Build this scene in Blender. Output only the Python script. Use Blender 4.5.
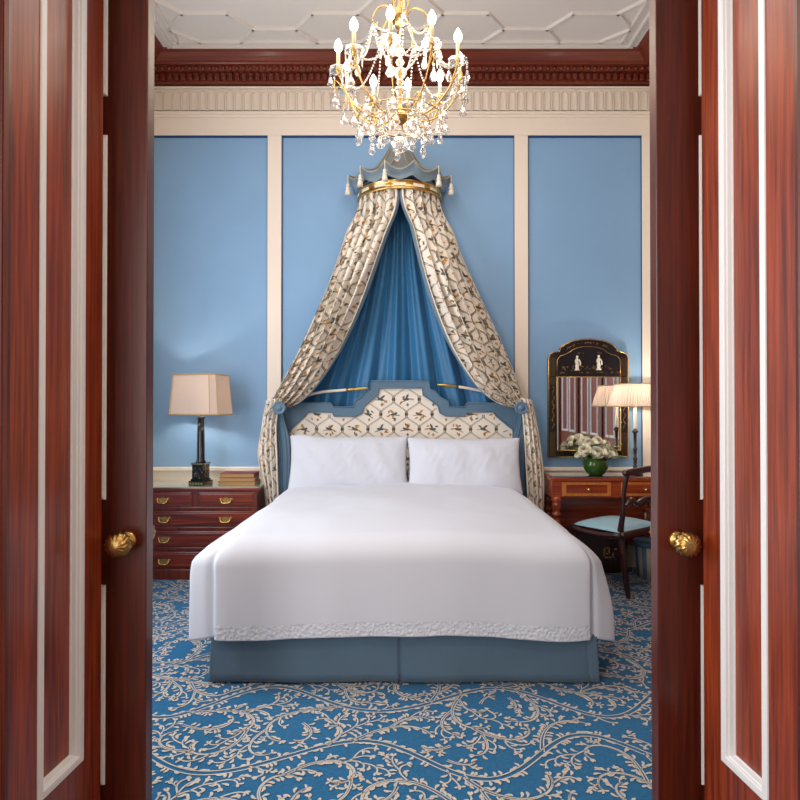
import bpy, bmesh, math, random
from math import sin, cos, pi, radians, sqrt
from mathutils import Vector, Matrix, noise
random.seed(7)
C = bpy.context.scene.collection
for o in list(bpy.data.objects): bpy.data.objects.remove(o)

# ------------------------------------------------------------------ camera
F, H, HOR = 610.0, 1.39, 405.0
TH = math.atan((HOR-400)/F)
cam_d = bpy.data.cameras.new('camera'); cam = bpy.data.objects.new('camera', cam_d); C.objects.link(cam)
cam_d.sensor_width = 36; cam_d.lens = 36*F/800; cam_d.clip_start = 0.02
cam.location = (0, 0, H); cam.rotation_euler = (pi/2+TH, 0, 0)
bpy.context.scene.camera = cam
def P(px, py, d):
    up = 400-py; s = d/(F*cos(TH)-up*sin(TH))
    return Vector(((px-400)*s, d, H+(up*cos(TH)+F*sin(TH))*s))
def PZ(py, d): return P(400, py, d).z
def PX(px, d): return (px-400)*d/F

# ------------------------------------------------------------------ world, lights, exposure
scn = bpy.context.scene
scn.view_settings.view_transform = 'Standard'; scn.view_settings.look = 'None'
scn.view_settings.gamma = 1; scn.view_settings.exposure = 0.16
w = bpy.data.worlds.new('world'); scn.world = w; w.use_nodes = True
w.node_tree.nodes['Background'].inputs[0].default_value = (.55, .68, .9, 1)
w.node_tree.nodes['Background'].inputs[1].default_value = 0.5
def area(name, loc, rot, sx, sy, power, col, spread=pi):
    l = bpy.data.lights.new(name, 'AREA'); l.shape = 'RECTANGLE'; l.size = sx; l.size_y = sy
    l.energy = power; l.color = col; l.spread = spread
    o = bpy.data.objects.new(name, l); C.objects.link(o); o.location = loc; o.rotation_euler = rot
    return o
area('window_daylight', (-2.13, 3.15, 1.95), (0, -pi/2, 0), 2.3, 1.5, 56, (.93, .96, 1.0))      # window in the left wall
area('bedroom_overhead_fill', (0, 3.3, 4.24), (0, 0, 0), 2.6, 1.6, 30, (1, .96, .91))           # added overhead fill, no such fitting in the bedroom
area('hall_light', (0, .85, 2.95), (0, 0, 0), .4, .4, 15, (1, .86, .68))                         # hall ceiling fitting
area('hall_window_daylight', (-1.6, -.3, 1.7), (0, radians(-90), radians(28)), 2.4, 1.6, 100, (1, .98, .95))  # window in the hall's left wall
area('hall_end_fill', (0, -1.9, 1.8), (radians(90), 0, 0), 2.0, 2.2, 4, (1, .98, .96))  # added fill behind the camera, at the hall's unseen end
def point(name, loc, power, col, rad, parent=None):
    l = bpy.data.lights.new(name, 'POINT'); l.energy = power; l.color = col; l.shadow_soft_size = rad
    o = bpy.data.objects.new(name, l); C.objects.link(o); o.location = loc; o.parent = parent
    return o

# ------------------------------------------------------------------ materials
def lin(c):
    return tuple((x/255/12.92 if x/255 <= .04045 else ((x/255+.055)/1.055)**2.4) for x in c)+(1,)
MATS = {}
def mat(name, col, rough=.5, metal=0, bump=0, bscale=200, sheen=0, coat=0, var=0, vscale=5, spec=.5, emit=None, estr=0, trans=0, alpha=1, ior=1.45, subs=None):
    if name in MATS: return MATS[name]
    m = bpy.data.materials.new(name); m.use_nodes = True; nt = m.node_tree; b = nt.nodes['Principled BSDF']
    L = nt.links.new
    b.inputs['Base Color'].default_value = lin(col); b.inputs['Roughness'].default_value = rough
    b.inputs['Metallic'].default_value = metal; b.inputs['Specular IOR Level'].default_value = spec
    b.inputs['Coat Weight'].default_value = coat; b.inputs['Coat Roughness'].default_value = .12
    b.inputs['Sheen Weight'].default_value = sheen; b.inputs['Transmission Weight'].default_value = trans
    b.inputs['IOR'].default_value = ior
    if emit: b.inputs['Emission Color'].default_value = lin(emit); b.inputs['Emission Strength'].default_value = estr
    tc = nt.nodes.new('ShaderNodeTexCoord')
    if var:
        n = nt.nodes.new('ShaderNodeTexNoise'); n.inputs['Scale'].default_value = vscale; n.inputs['Detail'].default_value = 4
        L(tc.outputs['Object'], n.inputs['Vector'])
        r = nt.nodes.new('ShaderNodeValToRGB'); L(n.outputs['Fac'], r.inputs['Fac'])
        c = lin(col); e = r.color_ramp.elements
        e[0].position = .3; e[1].position = .7
        e[0].color = tuple(x*(1-var) for x in c[:3])+(1,); e[1].color = tuple(min(1, x*(1+var)) for x in c[:3])+(1,)
        L(r.outputs['Color'], b.inputs['Base Color'])
    if bump:
        n = nt.nodes.new('ShaderNodeTexNoise'); n.inputs['Scale'].default_value = bscale
        L(tc.outputs['Object'], n.inputs['Vector'])
        bp = nt.nodes.new('ShaderNodeBump'); bp.inputs['Strength'].default_value = bump; bp.inputs['Distance'].default_value = .002
        L(n.outputs['Fac'], bp.inputs['Height']); L(bp.outputs['Normal'], b.inputs['Normal'])
    MATS[name] = m; return m
def wood(name, dark, light, axis='z', rough=.3, coat=.5, scale=1.0, fig=.5):
    if name in MATS: return MATS[name]
    m = bpy.data.materials.new(name); m.use_nodes = True; nt = m.node_tree; b = nt.nodes['Principled BSDF']; L = nt.links.new
    tc = nt.nodes.new('ShaderNodeTexCoord'); mp = nt.nodes.new('ShaderNodeMapping')
    s = {'x': (.8, 22, 22), 'y': (22, .8, 22), 'z': (22, 22, .8)}[axis]
    mp.inputs['Scale'].default_value = tuple(v*scale for v in s)
    L(tc.outputs['Object'], mp.inputs['Vector'])
    n = nt.nodes.new('ShaderNodeTexNoise'); n.inputs['Scale'].default_value = 1.6; n.inputs['Detail'].default_value = 6; n.inputs['Distortion'].default_value = fig
    L(mp.outputs['Vector'], n.inputs['Vector'])
    mp2 = nt.nodes.new('ShaderNodeMapping'); mp2.inputs['Scale'].default_value = tuple(v*scale*(8 if v > 2 else 2) for v in s)
    L(tc.outputs['Object'], mp2.inputs['Vector'])
    n2 = nt.nodes.new('ShaderNodeTexNoise'); n2.inputs['Scale'].default_value = 1.5; n2.inputs['Detail'].default_value = 3
    L(mp2.outputs['Vector'], n2.inputs['Vector'])
    mx = nt.nodes.new('ShaderNodeMix'); mx.inputs[0].default_value = .35
    L(n.outputs['Fac'], mx.inputs[2]); L(n2.outputs['Fac'], mx.inputs[3])
    r = nt.nodes.new('ShaderNodeValToRGB'); L(mx.outputs[0], r.inputs['Fac'])
    e = r.color_ramp.elements; e[0].position = .36; e[1].position = .64; e[0].color = lin(dark); e[1].color = lin(light)
    L(r.outputs['Color'], b.inputs['Base Color'])
    b.inputs['Roughness'].default_value = rough; b.inputs['Coat Weight'].default_value = coat; b.inputs['Coat Roughness'].default_value = .15
    MATS[name] = m; return m

M_blue = mat('wall_blue_silk', (130, 167, 203), .6, bump=.15, bscale=300, var=.03, vscale=2)
M_cream = mat('cream_paint', (236, 222, 206), .45)
M_white = mat('ceiling_plaster', (222, 214, 206), .6)
M_trimw = mat('white_moulding_paint', (222, 223, 226), .35)
M_doorw = wood('mahogany_door', (58, 17, 8), (92, 31, 15), rough=.36, coat=.1, scale=2.2, fig=.25)
M_panelw = wood('mahogany_panel', (84, 26, 11), (154, 63, 28), rough=.32, coat=.15, scale=2.0, fig=.35)
M_corn = wood('mahogany_cornice', (96, 34, 20), (132, 56, 34), 'x', rough=.4, coat=.2)
M_furn = wood('mahogany_furniture', (66, 18, 8), (136, 46, 20), 'x', rough=.28, coat=.5, scale=.6, fig=1.8)
M_furnv = wood('mahogany_furniture_upright', (66, 18, 8), (126, 42, 18), 'z', rough=.28, coat=.5, scale=.7)
M_desk = wood('desk_mahogany', (110, 36, 14), (172, 72, 30), 'x', rough=.25, coat=.6, scale=.8)
M_inlay = wood('satinwood_inlay', (176, 96, 34), (206, 128, 56), 'z', rough=.3, coat=.5, scale=2)
M_chair = wood('dark_chair_wood', (34, 12, 10), (62, 22, 18), 'z', rough=.3, coat=.4)
M_gold = mat('polished_gold', (214, 174, 104), .27, 1)
M_brass = mat('aged_brass', (182, 146, 88), .3, 1)
M_blackl = mat('black_lacquer', (14, 14, 18), .2, coat=.6)
M_grey_blue = mat('headboard_blue_paint', (88, 116, 138), .5, var=.05, vscale=3)
M_canopy = mat('canopy_blue_silk', (112, 130, 142), .5, sheen=.3, var=.08, vscale=6)
M_canopyroof = mat('canopy_roof_silk', (128, 130, 128), .5, sheen=.2)
M_inner = mat('teal_blue_lining', (38, 106, 152), .42, sheen=.2, var=.08, vscale=3)
M_toile = mat('toile_cream_cotton', (232, 222, 208), .75, sheen=.2, bump=.2, bscale=500)
M_vine = mat('toile_grey_brown_print', (128, 112, 94), .8)
M_bird = mat('toile_dark_print', (92, 92, 88), .8)
M_ochre = mat('toile_ochre_print', (190, 136, 62), .8)
M_linen = mat('white_cotton', (208, 211, 222), .7, sheen=.25, bump=.12, bscale=40)
M_lace = mat('white_lace', (210, 213, 223), .8)
M_skirt = mat('blue_grey_skirt_cotton', (84, 108, 128), .75, sheen=.2, var=.06, vscale=4)
M_carpet = mat('carpet_blue', (18, 94, 138), .95, sheen=.15, bump=.6, bscale=900, var=.16, vscale=60, spec=.1)
M_scroll = mat('carpet_cream_scroll', (194, 186, 176), .95, bump=.5, bscale=700, spec=.1, var=.12, vscale=90)
M_tassel = mat('cream_tassel', (232, 222, 204), .8)
M_seat = mat('pale_blue_damask', (150, 196, 212), .6, sheen=.3, var=.05, vscale=30)

# ------------------------------------------------------------------ mesh builder
class MB:
    def __init__(s): s.v = []; s.f = []; s.m = []; s.sm = []
    def add(s, vs, fs, mi=0, sm=False):
        b = len(s.v); s.v += [Vector(v) for v in vs]
        for f in fs: s.f.append(tuple(b+i for i in f)); s.m.append(mi); s.sm.append(sm)
        return s
    def box(s, x0, x1, y0, y1, z0, z1, mi=0, bev=0):
        if bev:
            bm = bmesh.new(); bmesh.ops.create_cube(bm, size=1)
            for v in bm.verts: v.co = Vector(((x0+x1)/2+v.co.x*(x1-x0), (y0+y1)/2+v.co.y*(y1-y0), (z0+z1)/2+v.co.z*(z1-z0)))
            bmesh.ops.bevel(bm, geom=bm.edges[:], offset=bev, segments=2, affect='EDGES', profile=.5)
            bm.verts.index_update()
            s.add([v.co.copy() for v in bm.verts], [[v.index for v in f.verts] for f in bm.faces], mi); bm.free(); return s
        vs = [(x, y, z) for x in (x0, x1) for y in (y0, y1) for z in (z0, z1)]
        return s.add(vs, [(0, 1, 3, 2), (4, 6, 7, 5), (0, 4, 5, 1), (2, 3, 7, 6), (0, 2, 6, 4), (1, 5, 7, 3)], mi)
    def lathe(s, prof, c=(0, 0, 0), n=24, mi=0, mat4=None, a0=0, a1=2*pi, rf=None):
        full = abs(a1-a0-2*pi) < 1e-6; k = n if full else n+1
        vs = []
        for r, z in prof:
            for i in range(k):
                a = a0+(a1-a0)*i/n; q = r*(rf(a) if rf else 1)
                p = Vector((q*cos(a), q*sin(a), z))
                if mat4: p = mat4 @ p
                vs.append(p+Vector(c))
        fs = []
        for j in range(len(prof)-1):
            for i in range(n):
                i2 = (i+1) % k
                fs.append((j*k+i, j*k+i2, (j+1)*k+i2, (j+1)*k+i))
        if full:
            if prof[0][0] > 1e-5: fs.append(tuple(range(k))[::-1])
            if prof[-1][0] > 1e-5: fs.append(tuple((len(prof)-1)*k+i for i in range(k)))
        return s.add(vs, fs, mi, True)
    def tube(s, pts, r, n=8, mi=0, closed=False):
        pts = [Vector(p) for p in pts]; N = len(pts)
        rr = r if isinstance(r, (list, tuple)) else [r]*N
        vs = []; up = None
        for i, p in enumerate(pts):
            if closed: t = pts[(i+1) % N]-pts[i-1]
            else: t = pts[min(i+1, N-1)]-pts[max(i-1, 0)]
            t.normalize()
            if up is None: up = t.orthogonal().normalized()
            up = (up-t*up.dot(t)).normalized(); q = t.cross(up)
            for k in range(n):
                a = 2*pi*k/n; vs.append(p+(up*cos(a)+q*sin(a))*rr[i])
        fs = []
        for i in range(N if closed else N-1):
            j = (i+1) % N
            for k in range(n): fs.append((i*n+k, i*n+(k+1) % n, j*n+(k+1) % n, j*n+k))
        if not closed: fs += [tuple(range(n))[::-1], tuple((N-1)*n+k for k in range(n))]
        return s.add(vs, fs, mi, True)
    def prism(s, poly, y0, y1, mi=0):      # poly in (x,z)
        n = len(poly)
        vs = [(x, y0, z) for x, z in poly]+[(x, y1, z) for x, z in poly]
        fs = [tuple(range(n)), tuple(range(n, 2*n))[::-1]]+[(i, (i+1) % n, n+(i+1) % n, n+i) for i in range(n)]
        return s.add(vs, fs, mi)
    def prismz(s, poly, z0, z1, mi=0):     # poly in (x,y)
        n = len(poly)
        vs = [(x, y, z0) for x, y in poly]+[(x, y, z1) for x, y in poly]
        fs = [tuple(range(n)), tuple(range(n, 2*n))[::-1]]+[(i, (i+1) % n, n+(i+1) % n, n+i) for i in range(n)]
        return s.add(vs, fs, mi)
    def grid(s, fn, nu, nv, mi=0, skip=None):
        vs = [fn(i/nu, j/nv) for j in range(nv+1) for i in range(nu+1)]
        fs = [(j*(nu+1)+i, j*(nu+1)+i+1, (j+1)*(nu+1)+i+1, (j+1)*(nu+1)+i) for j in range(nv) for i in range(nu)
              if not (skip and skip((i+.5)/nu, (j+.5)/nv))]
        return s.add(vs, fs, mi, True)
    def ball(s, c, r, n=12, mi=0, sz=1):
        return s.lathe([(r*sin(pi*i/(n//2)), -r*sz*cos(pi*i/(n//2))) for i in range(n//2+1)], c, n, mi)
    def build(s, name, mats, parent=None, world=False, solid=0, bevel=0, smooth_all=False, merge=True):
        me = bpy.data.meshes.new(name)
        off = Vector((0, 0, 0))
        if world and parent:
            p = parent
            while p: off += Vector(p.location); p = p.parent
        me.from_pydata([v-off for v in s.v], [], s.f)
        if not isinstance(mats, (list, tuple)): mats = [mats]
        for m in mats: me.materials.append(m)
        me.polygons.foreach_set('material_index', s.m)
        me.polygons.foreach_set('use_smooth', [True]*len(s.f) if smooth_all else s.sm)
        bm = bmesh.new(); bm.from_mesh(me)
        if merge: bmesh.ops.remove_doubles(bm, verts=bm.verts, dist=1e-5)
        bmesh.ops.recalc_face_normals(bm, faces=bm.faces); bm.to_mesh(me); bm.free()
        o = bpy.data.objects.new(name, me); C.objects.link(o); o.parent = parent
        if bevel:
            md = o.modifiers.new('bevel', 'BEVEL'); md.width = bevel; md.segments = 2; md.limit_method = 'ANGLE'
        if solid:
            md = o.modifiers.new('solid', 'SOLIDIFY'); md.thickness = solid; md.offset = -1
        return o
def tag(o, label=None, cat=None, group=None, kind=None):
    if label: o['label'] = label
    if cat: o['category'] = cat
    if group: o['group'] = group
    if kind: o['kind'] = kind
    return o
def thing(name, loc, label, cat, group=None, rz=0, kind=None):
    o = bpy.data.objects.new(name, None); C.objects.link(o); o.location = loc; o.rotation_euler = (0, 0, rz)
    o.empty_display_size = .05
    return tag(o, label, cat, group, kind)
def struct(name, mb, mats, **k):
    return tag(mb.build(name, mats, **k), kind='structure')
def copy_tree(o, parent=None):
    c = o.copy(); C.objects.link(c); c.parent = parent
    for ch in list(o.children): copy_tree(ch, c)
    return c
def spline(pts, n):
    pts = [Vector(p) for p in pts]; out = []; k = len(pts)-1
    for i in range(n+1):
        t = i/n*k; a = min(int(t), k-1); f = t-a
        p0 = pts[max(a-1, 0)]; p1 = pts[a]; p2 = pts[a+1]; p3 = pts[min(a+2, k)]
        out.append(.5*((2*p1)+(p2-p0)*f+(2*p0-5*p1+4*p2-p3)*f*f+(3*p1-p0-3*p2+p3)*f**3))
    return out
def sm(t): t = max(0, min(1, t)); return t*t*(3-2*t)

# ================================================================== SETTING
XL, XR, D, ZC = -2.2, 2.2, 5.25, 4.338
YF = 2.1                                     # bedroom side of the door wall
# ---- carpet with scrolling vines
def carpet():
    mb = MB(); mb.add([(XL, YF-.12, 0), (XR, YF-.12, 0), (XR, D+.03, 0), (XL, D+.03, 0)], [(0, 1, 2, 3)], 0)
    rnd = random.Random(11)
    cell = .009; occ = {}
    def key(p): return (int(math.floor(p[0]/cell)), int(math.floor(p[1]/cell)))
    def mark(p, r, idn):
        k = key(p); q = int(r/cell)
        for a in range(-q, q+1):
            for b in range(-q, q+1):
                if a*a+b*b <= q*q+1: occ[(k[0]+a, k[1]+b)] = idn
    def free(p, r, ign=-9):
        k = key(p); q = int(r/cell)
        for a in range(-q, q+1, 1):
            for b in range(-q, q+1, 1):
                if a*a+b*b <= q*q+1 and occ.get((k[0]+a, k[1]+b), ign) != ign: return False
        return True
    def inside(p):
        if not (XL < p[0] < XR and YF-.12 < p[1] < D): return False
        return not (abs(p[0]) < .86 and p[1] > 3.2)
    Z = .0022
    def ribbon(pts, ws, z=Z):
        vs = []; n = len(pts)
        for i, p in enumerate(pts):
            a = pts[max(i-1, 0)]; b = pts[min(i+1, n-1)]
            tx, ty = b[0]-a[0], b[1]-a[1]; l = math.hypot(tx, ty) or 1
            nx, ny = -ty/l, tx/l; w_ = ws[i]
            vs += [(p[0]+nx*w_, p[1]+ny*w_, z), (p[0]-nx*w_, p[1]-ny*w_, z)]
        mb.add(vs, [(2*i, 2*i+1, 2*i+3, 2*i+2) for i in range(n-1)], 1)
    def offset(pts, os):
        out = []; n = len(pts)
        for i, p in enumerate(pts):
            a = pts[max(i-1, 0)]; b = pts[min(i+1, n-1)]
            tx, ty = b[0]-a[0], b[1]-a[1]; l = math.hypot(tx, ty) or 1
            out.append((p[0]-ty/l*os[i], p[1]+tx/l*os[i]))
        return out
    def leaf(p, a, L):
        wd = L*.22; bend = .5*rnd.choice((-1, 1))
        vs = []
        prof = ((0, .25), (.3, .6), (.6, 1), (.85, .85), (1, .25))
        for t, h in prof:
            ang = a+bend*t; cx = p[0]+cos(ang)*L*t; cy = p[1]+sin(ang)*L*t
            vs += [(cx-sin(ang)*wd*h, cy+cos(ang)*wd*h, Z), (cx+sin(ang)*wd*h, cy-cos(ang)*wd*h, Z)]
        dz = rnd.uniform(.0002, .0016); vs = [(a_, b_, c_+dz) for a_, b_, c_ in vs]
        mb.add(vs, [(2*i, 2*i+1, 2*i+3, 2*i+2) for i in range(4)], 1)
        mark((p[0]+cos(a)*L*.7, p[1]+sin(a)*L*.7), .009, 1)
    stems = []
    def grow(p, a, L, k0, k1, step=.012):
        pts = [p]; n = int(L/step)
        for i in range(n):
            t = i/n; k = k0+(k1-k0)*t**1.3
            a += k*step; p = (p[0]+cos(a)*step, p[1]+sin(a)*step); pts.append(p)
        return pts
    def hollow(pts, w0, w1, lw):
        n = len(pts); os = [w0+(w1-w0)*i/(n-1) for i in range(n)]
        for s_ in (1, -1): ribbon(offset(pts, [s_*o for o in os]), [lw*.85]*n)
    rows = [1.96+.46*i for i in range(8)]
    for ri, y0 in enumerate(rows):
        ph = ri*2.3+.6; pts = []
        x = XL-.1
        while x < XR+.1:
            pts.append((x, y0+.13*sin(2*pi*x/.98+ph)+.03*sin(x*9+ri))); x += .014
        seg = []
        for p in pts+[(99, 99)]:
            if inside(p): seg.append(p)
            else:
                if len(seg) > 4:
                    hollow(seg, .0115, .0115, .0034); stems.append((seg, len(stems)+100))
                    for q in seg: mark(q, .020, stems[-1][1])
                seg = []
    nmain = len(stems)
    for phase, (tries, Ls, k1s, clear) in enumerate(((3000, (.40, .7), (10, 19), .040), (4000, (.24, .5), (12, 24), .034), (6000, (.2, .4), (16, 32), .029), (9000, (.09, .18), (20, 48), .019), (9000, (.06, .11), (10, 60), .016))):
        for _ in range(tries):
            st, wd0 = rnd.choice(stems if (phase and rnd.random() < .6) else stems[:nmain]); i = rnd.randrange(1, len(st)-1)
            a0 = math.atan2(st[i+1][1]-st[i-1][1], st[i+1][0]-st[i-1][0])
            if rnd.random() < .25 and phase == 0: a0 += pi
            sgn = rnd.choice((1, -1))
            pts = grow(st[i], a0+sgn*.6, rnd.uniform(*Ls), -sgn*rnd.uniform(-1, 3), -sgn*rnd.uniform(*k1s)*(1 if rnd.random() < .8 else -1))
            n3 = len(pts)//3; ok = all(inside(q) for q in pts) and all(free(q, clear if n_ > n3 else clear*.6, wd0 if n_ <= n3 else -9) for n_, q in list(enumerate(pts))[3::2])
            if not ok: continue
            me_ = len(stems)+100
            for q in pts: mark(q, .010, me_)
            if phase < 3: hollow(pts, .0075-.0015*phase, .001, .0030); stems.append((pts, me_))
            else: ribbon(pts, [.0034]*len(pts)); stems.append((pts, me_))
            for s_ in (.5, -.7, 0): leaf(pts[-1], math.atan2(pts[-1][1]-pts[-3][1], pts[-1][0]-pts[-3][0])+s_*1.2, .024)
    for _ in range(14000):        # free-standing curls fill what is left
        p = (rnd.uniform(XL, XR), rnd.uniform(YF-.1, D)); cl = .026
        if not inside(p) or not free(p, cl): continue
        sg = rnd.choice((1, -1)); pts = grow(p, rnd.uniform(0, 6.28), rnd.uniform(.12, .36), sg*rnd.uniform(0, 4), sg*rnd.uniform(16, 34))
        if not all(inside(q) for q in pts) or not all(free(q, cl) for q in pts[::2]): continue
        me_ = len(stems)+100
        for q in pts: mark(q, .010, me_)
        hollow(pts, .0055, .001, .0026); stems.append((pts, me_))
    for _ in range(60000):
        st, wd0 = rnd.choice(stems); i = rnd.randrange(1, len(st)-1)
        a0 = math.atan2(st[i+1][1]-st[i-1][1], st[i+1][0]-st[i-1][0]); sgn = rnd.choice((1, -1))
        pts = grow(st[i], a0+sgn*.9, rnd.uniform(.035, .062), sgn*-6, sgn*-rnd.uniform(8, 34), .008)
        if not all(inside(q) for q in pts): continue
        if not all(free(q, .010, wd0) for q in pts[2:4]) or not all(free(q, .011) for q in pts[4:]): continue
        ribbon(pts, [.0026]*len(pts))
        for q in pts: mark(q, .009, 4)
        for j in range(1, len(pts)):
            a = math.atan2(pts[j][1]-pts[j-1][1], pts[j][0]-pts[j-1][0])
            if j >= 2: leaf(pts[j], a+.75*(1 if j % 2 else -1), .022)
        leaf(pts[-1], a, .024)
    for st, wd0 in stems:
        for i in range(2, len(st)-2):
            for s_ in (1, -1):
                if rnd.random() < .42: continue
                a = math.atan2(st[i+1][1]-st[i-1][1], st[i+1][0]-st[i-1][0])+s_*.85
                tip = (st[i][0]+cos(a)*.036, st[i][1]+sin(a)*.036)
                if inside(tip) and free(tip, .007): leaf((st[i][0]+cos(a)*.012, st[i][1]+sin(a)*.012), a, .031)
    return struct('floor', mb, [M_carpet, M_scroll], merge=False)
carpet()
mb = MB(); mb.box(-1.7, 1.7, -2, YF-.12, -.05, 0); struct('floor.001', mb, mat('hall_parquet', (96, 60, 38), .4))

# ---- back wall: blue silk, cream framing
mb = MB(); mb.box(XL, XR, D+.025, D+.12, 0, ZC); struct('wall_back', mb, M_blue)
z_t, z_b = PZ(135, D), PZ(467, D)
mb = MB()
yb, yf = D+.026, D-.0
pil = [(XL, PX(150, D)), (PX(267, D), PX(281, D)), (PX(515, D), PX(528.5, D)), (PX(643, D), XR)]
for a, b in pil: mb.box(a, b, yf, yb, z_b, z_t, bev=.004)
mb.box(XL, XR, yf, yb, z_t, PZ(86, D), bev=.003)
struct('trim_1', mb, M_cream)
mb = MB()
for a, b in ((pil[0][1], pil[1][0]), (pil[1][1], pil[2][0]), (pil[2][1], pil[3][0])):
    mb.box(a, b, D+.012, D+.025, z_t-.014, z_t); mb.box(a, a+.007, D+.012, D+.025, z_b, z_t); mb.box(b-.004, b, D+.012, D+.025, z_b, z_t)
struct('trim_9', mb, mat('navy_shadow_gap', (22, 58, 108), .6))  # navy strips put in for the shadow gap inside each panel frame
mb = MB()
# dado below the chair rail
mb.box(XL, XR, D+.005, yb, 0, z_b-.03); mb.box(XL, XR, D-.012, yb, z_b-.035, z_b, bev=.006)
struct('trim_2', mb, M_cream)
mb = MB(); mb.box(XL, XR, D-.02, yb, 0, .16, bev=.006); struct('baseboard_back', mb, M_cream)
# fluted frieze
mb = MB()
zt, zb2 = PZ(91, D), PZ(111, D)
mb.box(XL, XR, D-.03, D, PZ(89.5, D), PZ(86, D), bev=.005)
mb.box(XL, XR, D-.022, D, PZ(115, D), PZ(112, D), bev=.005); mb.box(XL, XR, D-.012, D, PZ(118, D), PZ(115, D), bev=.003)
x = XL+.01
while x < XR-.04:
    w_ = .066
    n = 8; a = [(x, zb2), (x+w_, zb2)]+[(x+w_/2+w_/2*cos(pi*i/n), zt-w_/2+w_/2*sin(pi*i/n)) for i in range(n+1)]
    a2 = [(x+.008, zb2+.0), (x+w_-.008, zb2+.0)]+[(x+w_/2+(w_/2-.008)*cos(pi*i/n), zt-w_/2+(w_/2-.008)*sin(pi*i/n)) for i in range(n+1)]
    k = len(a)
    vs = [(p[0], D-.011, p[1]) for p in a]+[(p[0], D-.011, p[1]) for p in a2]+[(p[0], D-.001, p[1]) for p in a2]+[(p[0], D, p[1]) for p in a]
    fs = []
    for i in range(k):
        j = (i+1) % k
        fs += [(i, j, k+j, k+i), (k+i, k+j, 2*k+j, 2*k+i), (3*k+i, 3*k+j, j, i)]
    mb.add(vs, fs); x += w_+.010
struct('trim_3', mb, M_cream)
# mahogany cornice round the room
prof = [(.0, 4.098), (.03, 4.10), (.03, 4.118), (.045, 4.125), (.045, 4.20), (.075, 4.205), (.085, 4.24), (.12, 4.244), (.125, 4.25), (.15, 4.256), (.185, 4.274), (.215, 4.292), (.245, 4.296), (.25, 4.302), (.25, ZC)]
prof = [(p, min(z+.03, ZC)) for p, z in prof[:-1]]+[(.25, ZC)]
mb = MB(); vs = []
for p, z in prof: vs += [(XL+p, YF+p, z), (XR-p, YF+p, z), (XR-p, D-p, z), (XL+p, D-p, z)]
mb.add(vs, [(4*j+i, 4*j+(i+1) % 4, 4*(j+1)+(i+1) % 4, 4*(j+1)+i) for j in range(len(prof)-1) for i in range(4)])
x = XL+.05
while x < XR-.05:
    mb.box(x, x+.032, D-.082, D-.04, 4.165, 4.215, bev=.003)
    mb.lathe([(.0, -.02), (.013, -.012), (.018, 0), (.012, .014), (0, .018)], (x+.016, D-.088, 4.252), 8)
    x += .0575
y = YF+.1
while y < D-.08:
    for sx, x0 in ((1, XL), (-1, XR)):
        a, b = sorted((x0+sx*.04, x0+sx*.082)); mb.box(a, b, y, y+.032, 4.165, 4.215, bev=.003)
        mb.lathe([(.0, -.02), (.013, -.012), (.018, 0), (.012, .014), (0, .018)], (x0+sx*.088, y+.016, 4.252), 8)
    y += .0575
struct('trim_4', mb, M_corn)
# ceiling with plaster ribs
mb = MB(); mb.box(XL-.1, XR+.1, YF-.1, D+.12, ZC, ZC+.08)
def rib(a, b, w_=.034, h=.02):
    a = Vector((a[0], a[1], 0)); b = Vector((b[0], b[1], 0)); t = (b-a).normalized(); n = Vector((-t.y, t.x, 0)); a -= t*.01; b += t*.01
    vs = []
    for p in (a, b):
        for o, z in ((-w_/2, ZC), (-w_/4, ZC-h), (w_/4, ZC-h), (w_/2, ZC)): vs.append(p+n*o+Vector((0, 0, z)))
    mb.add(vs, [(0, 1, 5, 4), (1, 2, 6, 5), (2, 3, 7, 6), (0, 3, 2, 1), (4, 5, 6, 7)])
r1, r2, r3, r4, r5 = 4.92, 4.75, 4.56, 4.37, 4.18
mid = (YF+D)/2+.0
for mir in (lambda y: y, lambda y: 2*3.675-y):
    rib((-1.82, mir(r1)), (1.82, mir(r1)), .03)
    for k in (-1, 0, 1):
        c = .98*k
        rib((c-.17, mir(r2)), (c+.17, mir(r2)))
        for s_ in (1, -1):
            rib((c+s_*.17, mir(r2)), (c+s_*.31, mir(r1)))
            rib((c+s_*.17, mir(r2)), (c+s_*.32, mir(r3)))
    for s_ in (1, -1):
        rib((s_*.32, mir(r3)), (s_*.66, mir(r3))); rib((s_*1.30, mir(r3)), (s_*1.64, mir(r3)))
        rib((s_*.32, mir(r3)), (s_*.17, mir(r4)))
        rib((s_*1.64, mir(r3)), (s_*1.79, mir(4.40))); rib((s_*1.64, mir(r3)), (s_*1.79, mir(4.72)))
        rib((s_*1.62, mir(r1)), (s_*1.8, mir(4.76)))
    rib((-.17, mir(r4)), (.17, mir(r4)))
for s_ in (1, -1):
    rib((s_*1.80, r1), (s_*1.80, 2*3.675-r1), .03); rib((s_*1.88, 4.98), (s_*1.88, 2.3), .03)
rib((-1.9, 4.985), (1.9, 4.985), .02)
struct('ceiling', mb, M_white)
mb = MB(); mb.box(-1.75, 1.75, -2.1, YF-.55, 3.6, 3.66); struct('ceiling.001', mb, M_white)

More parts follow.
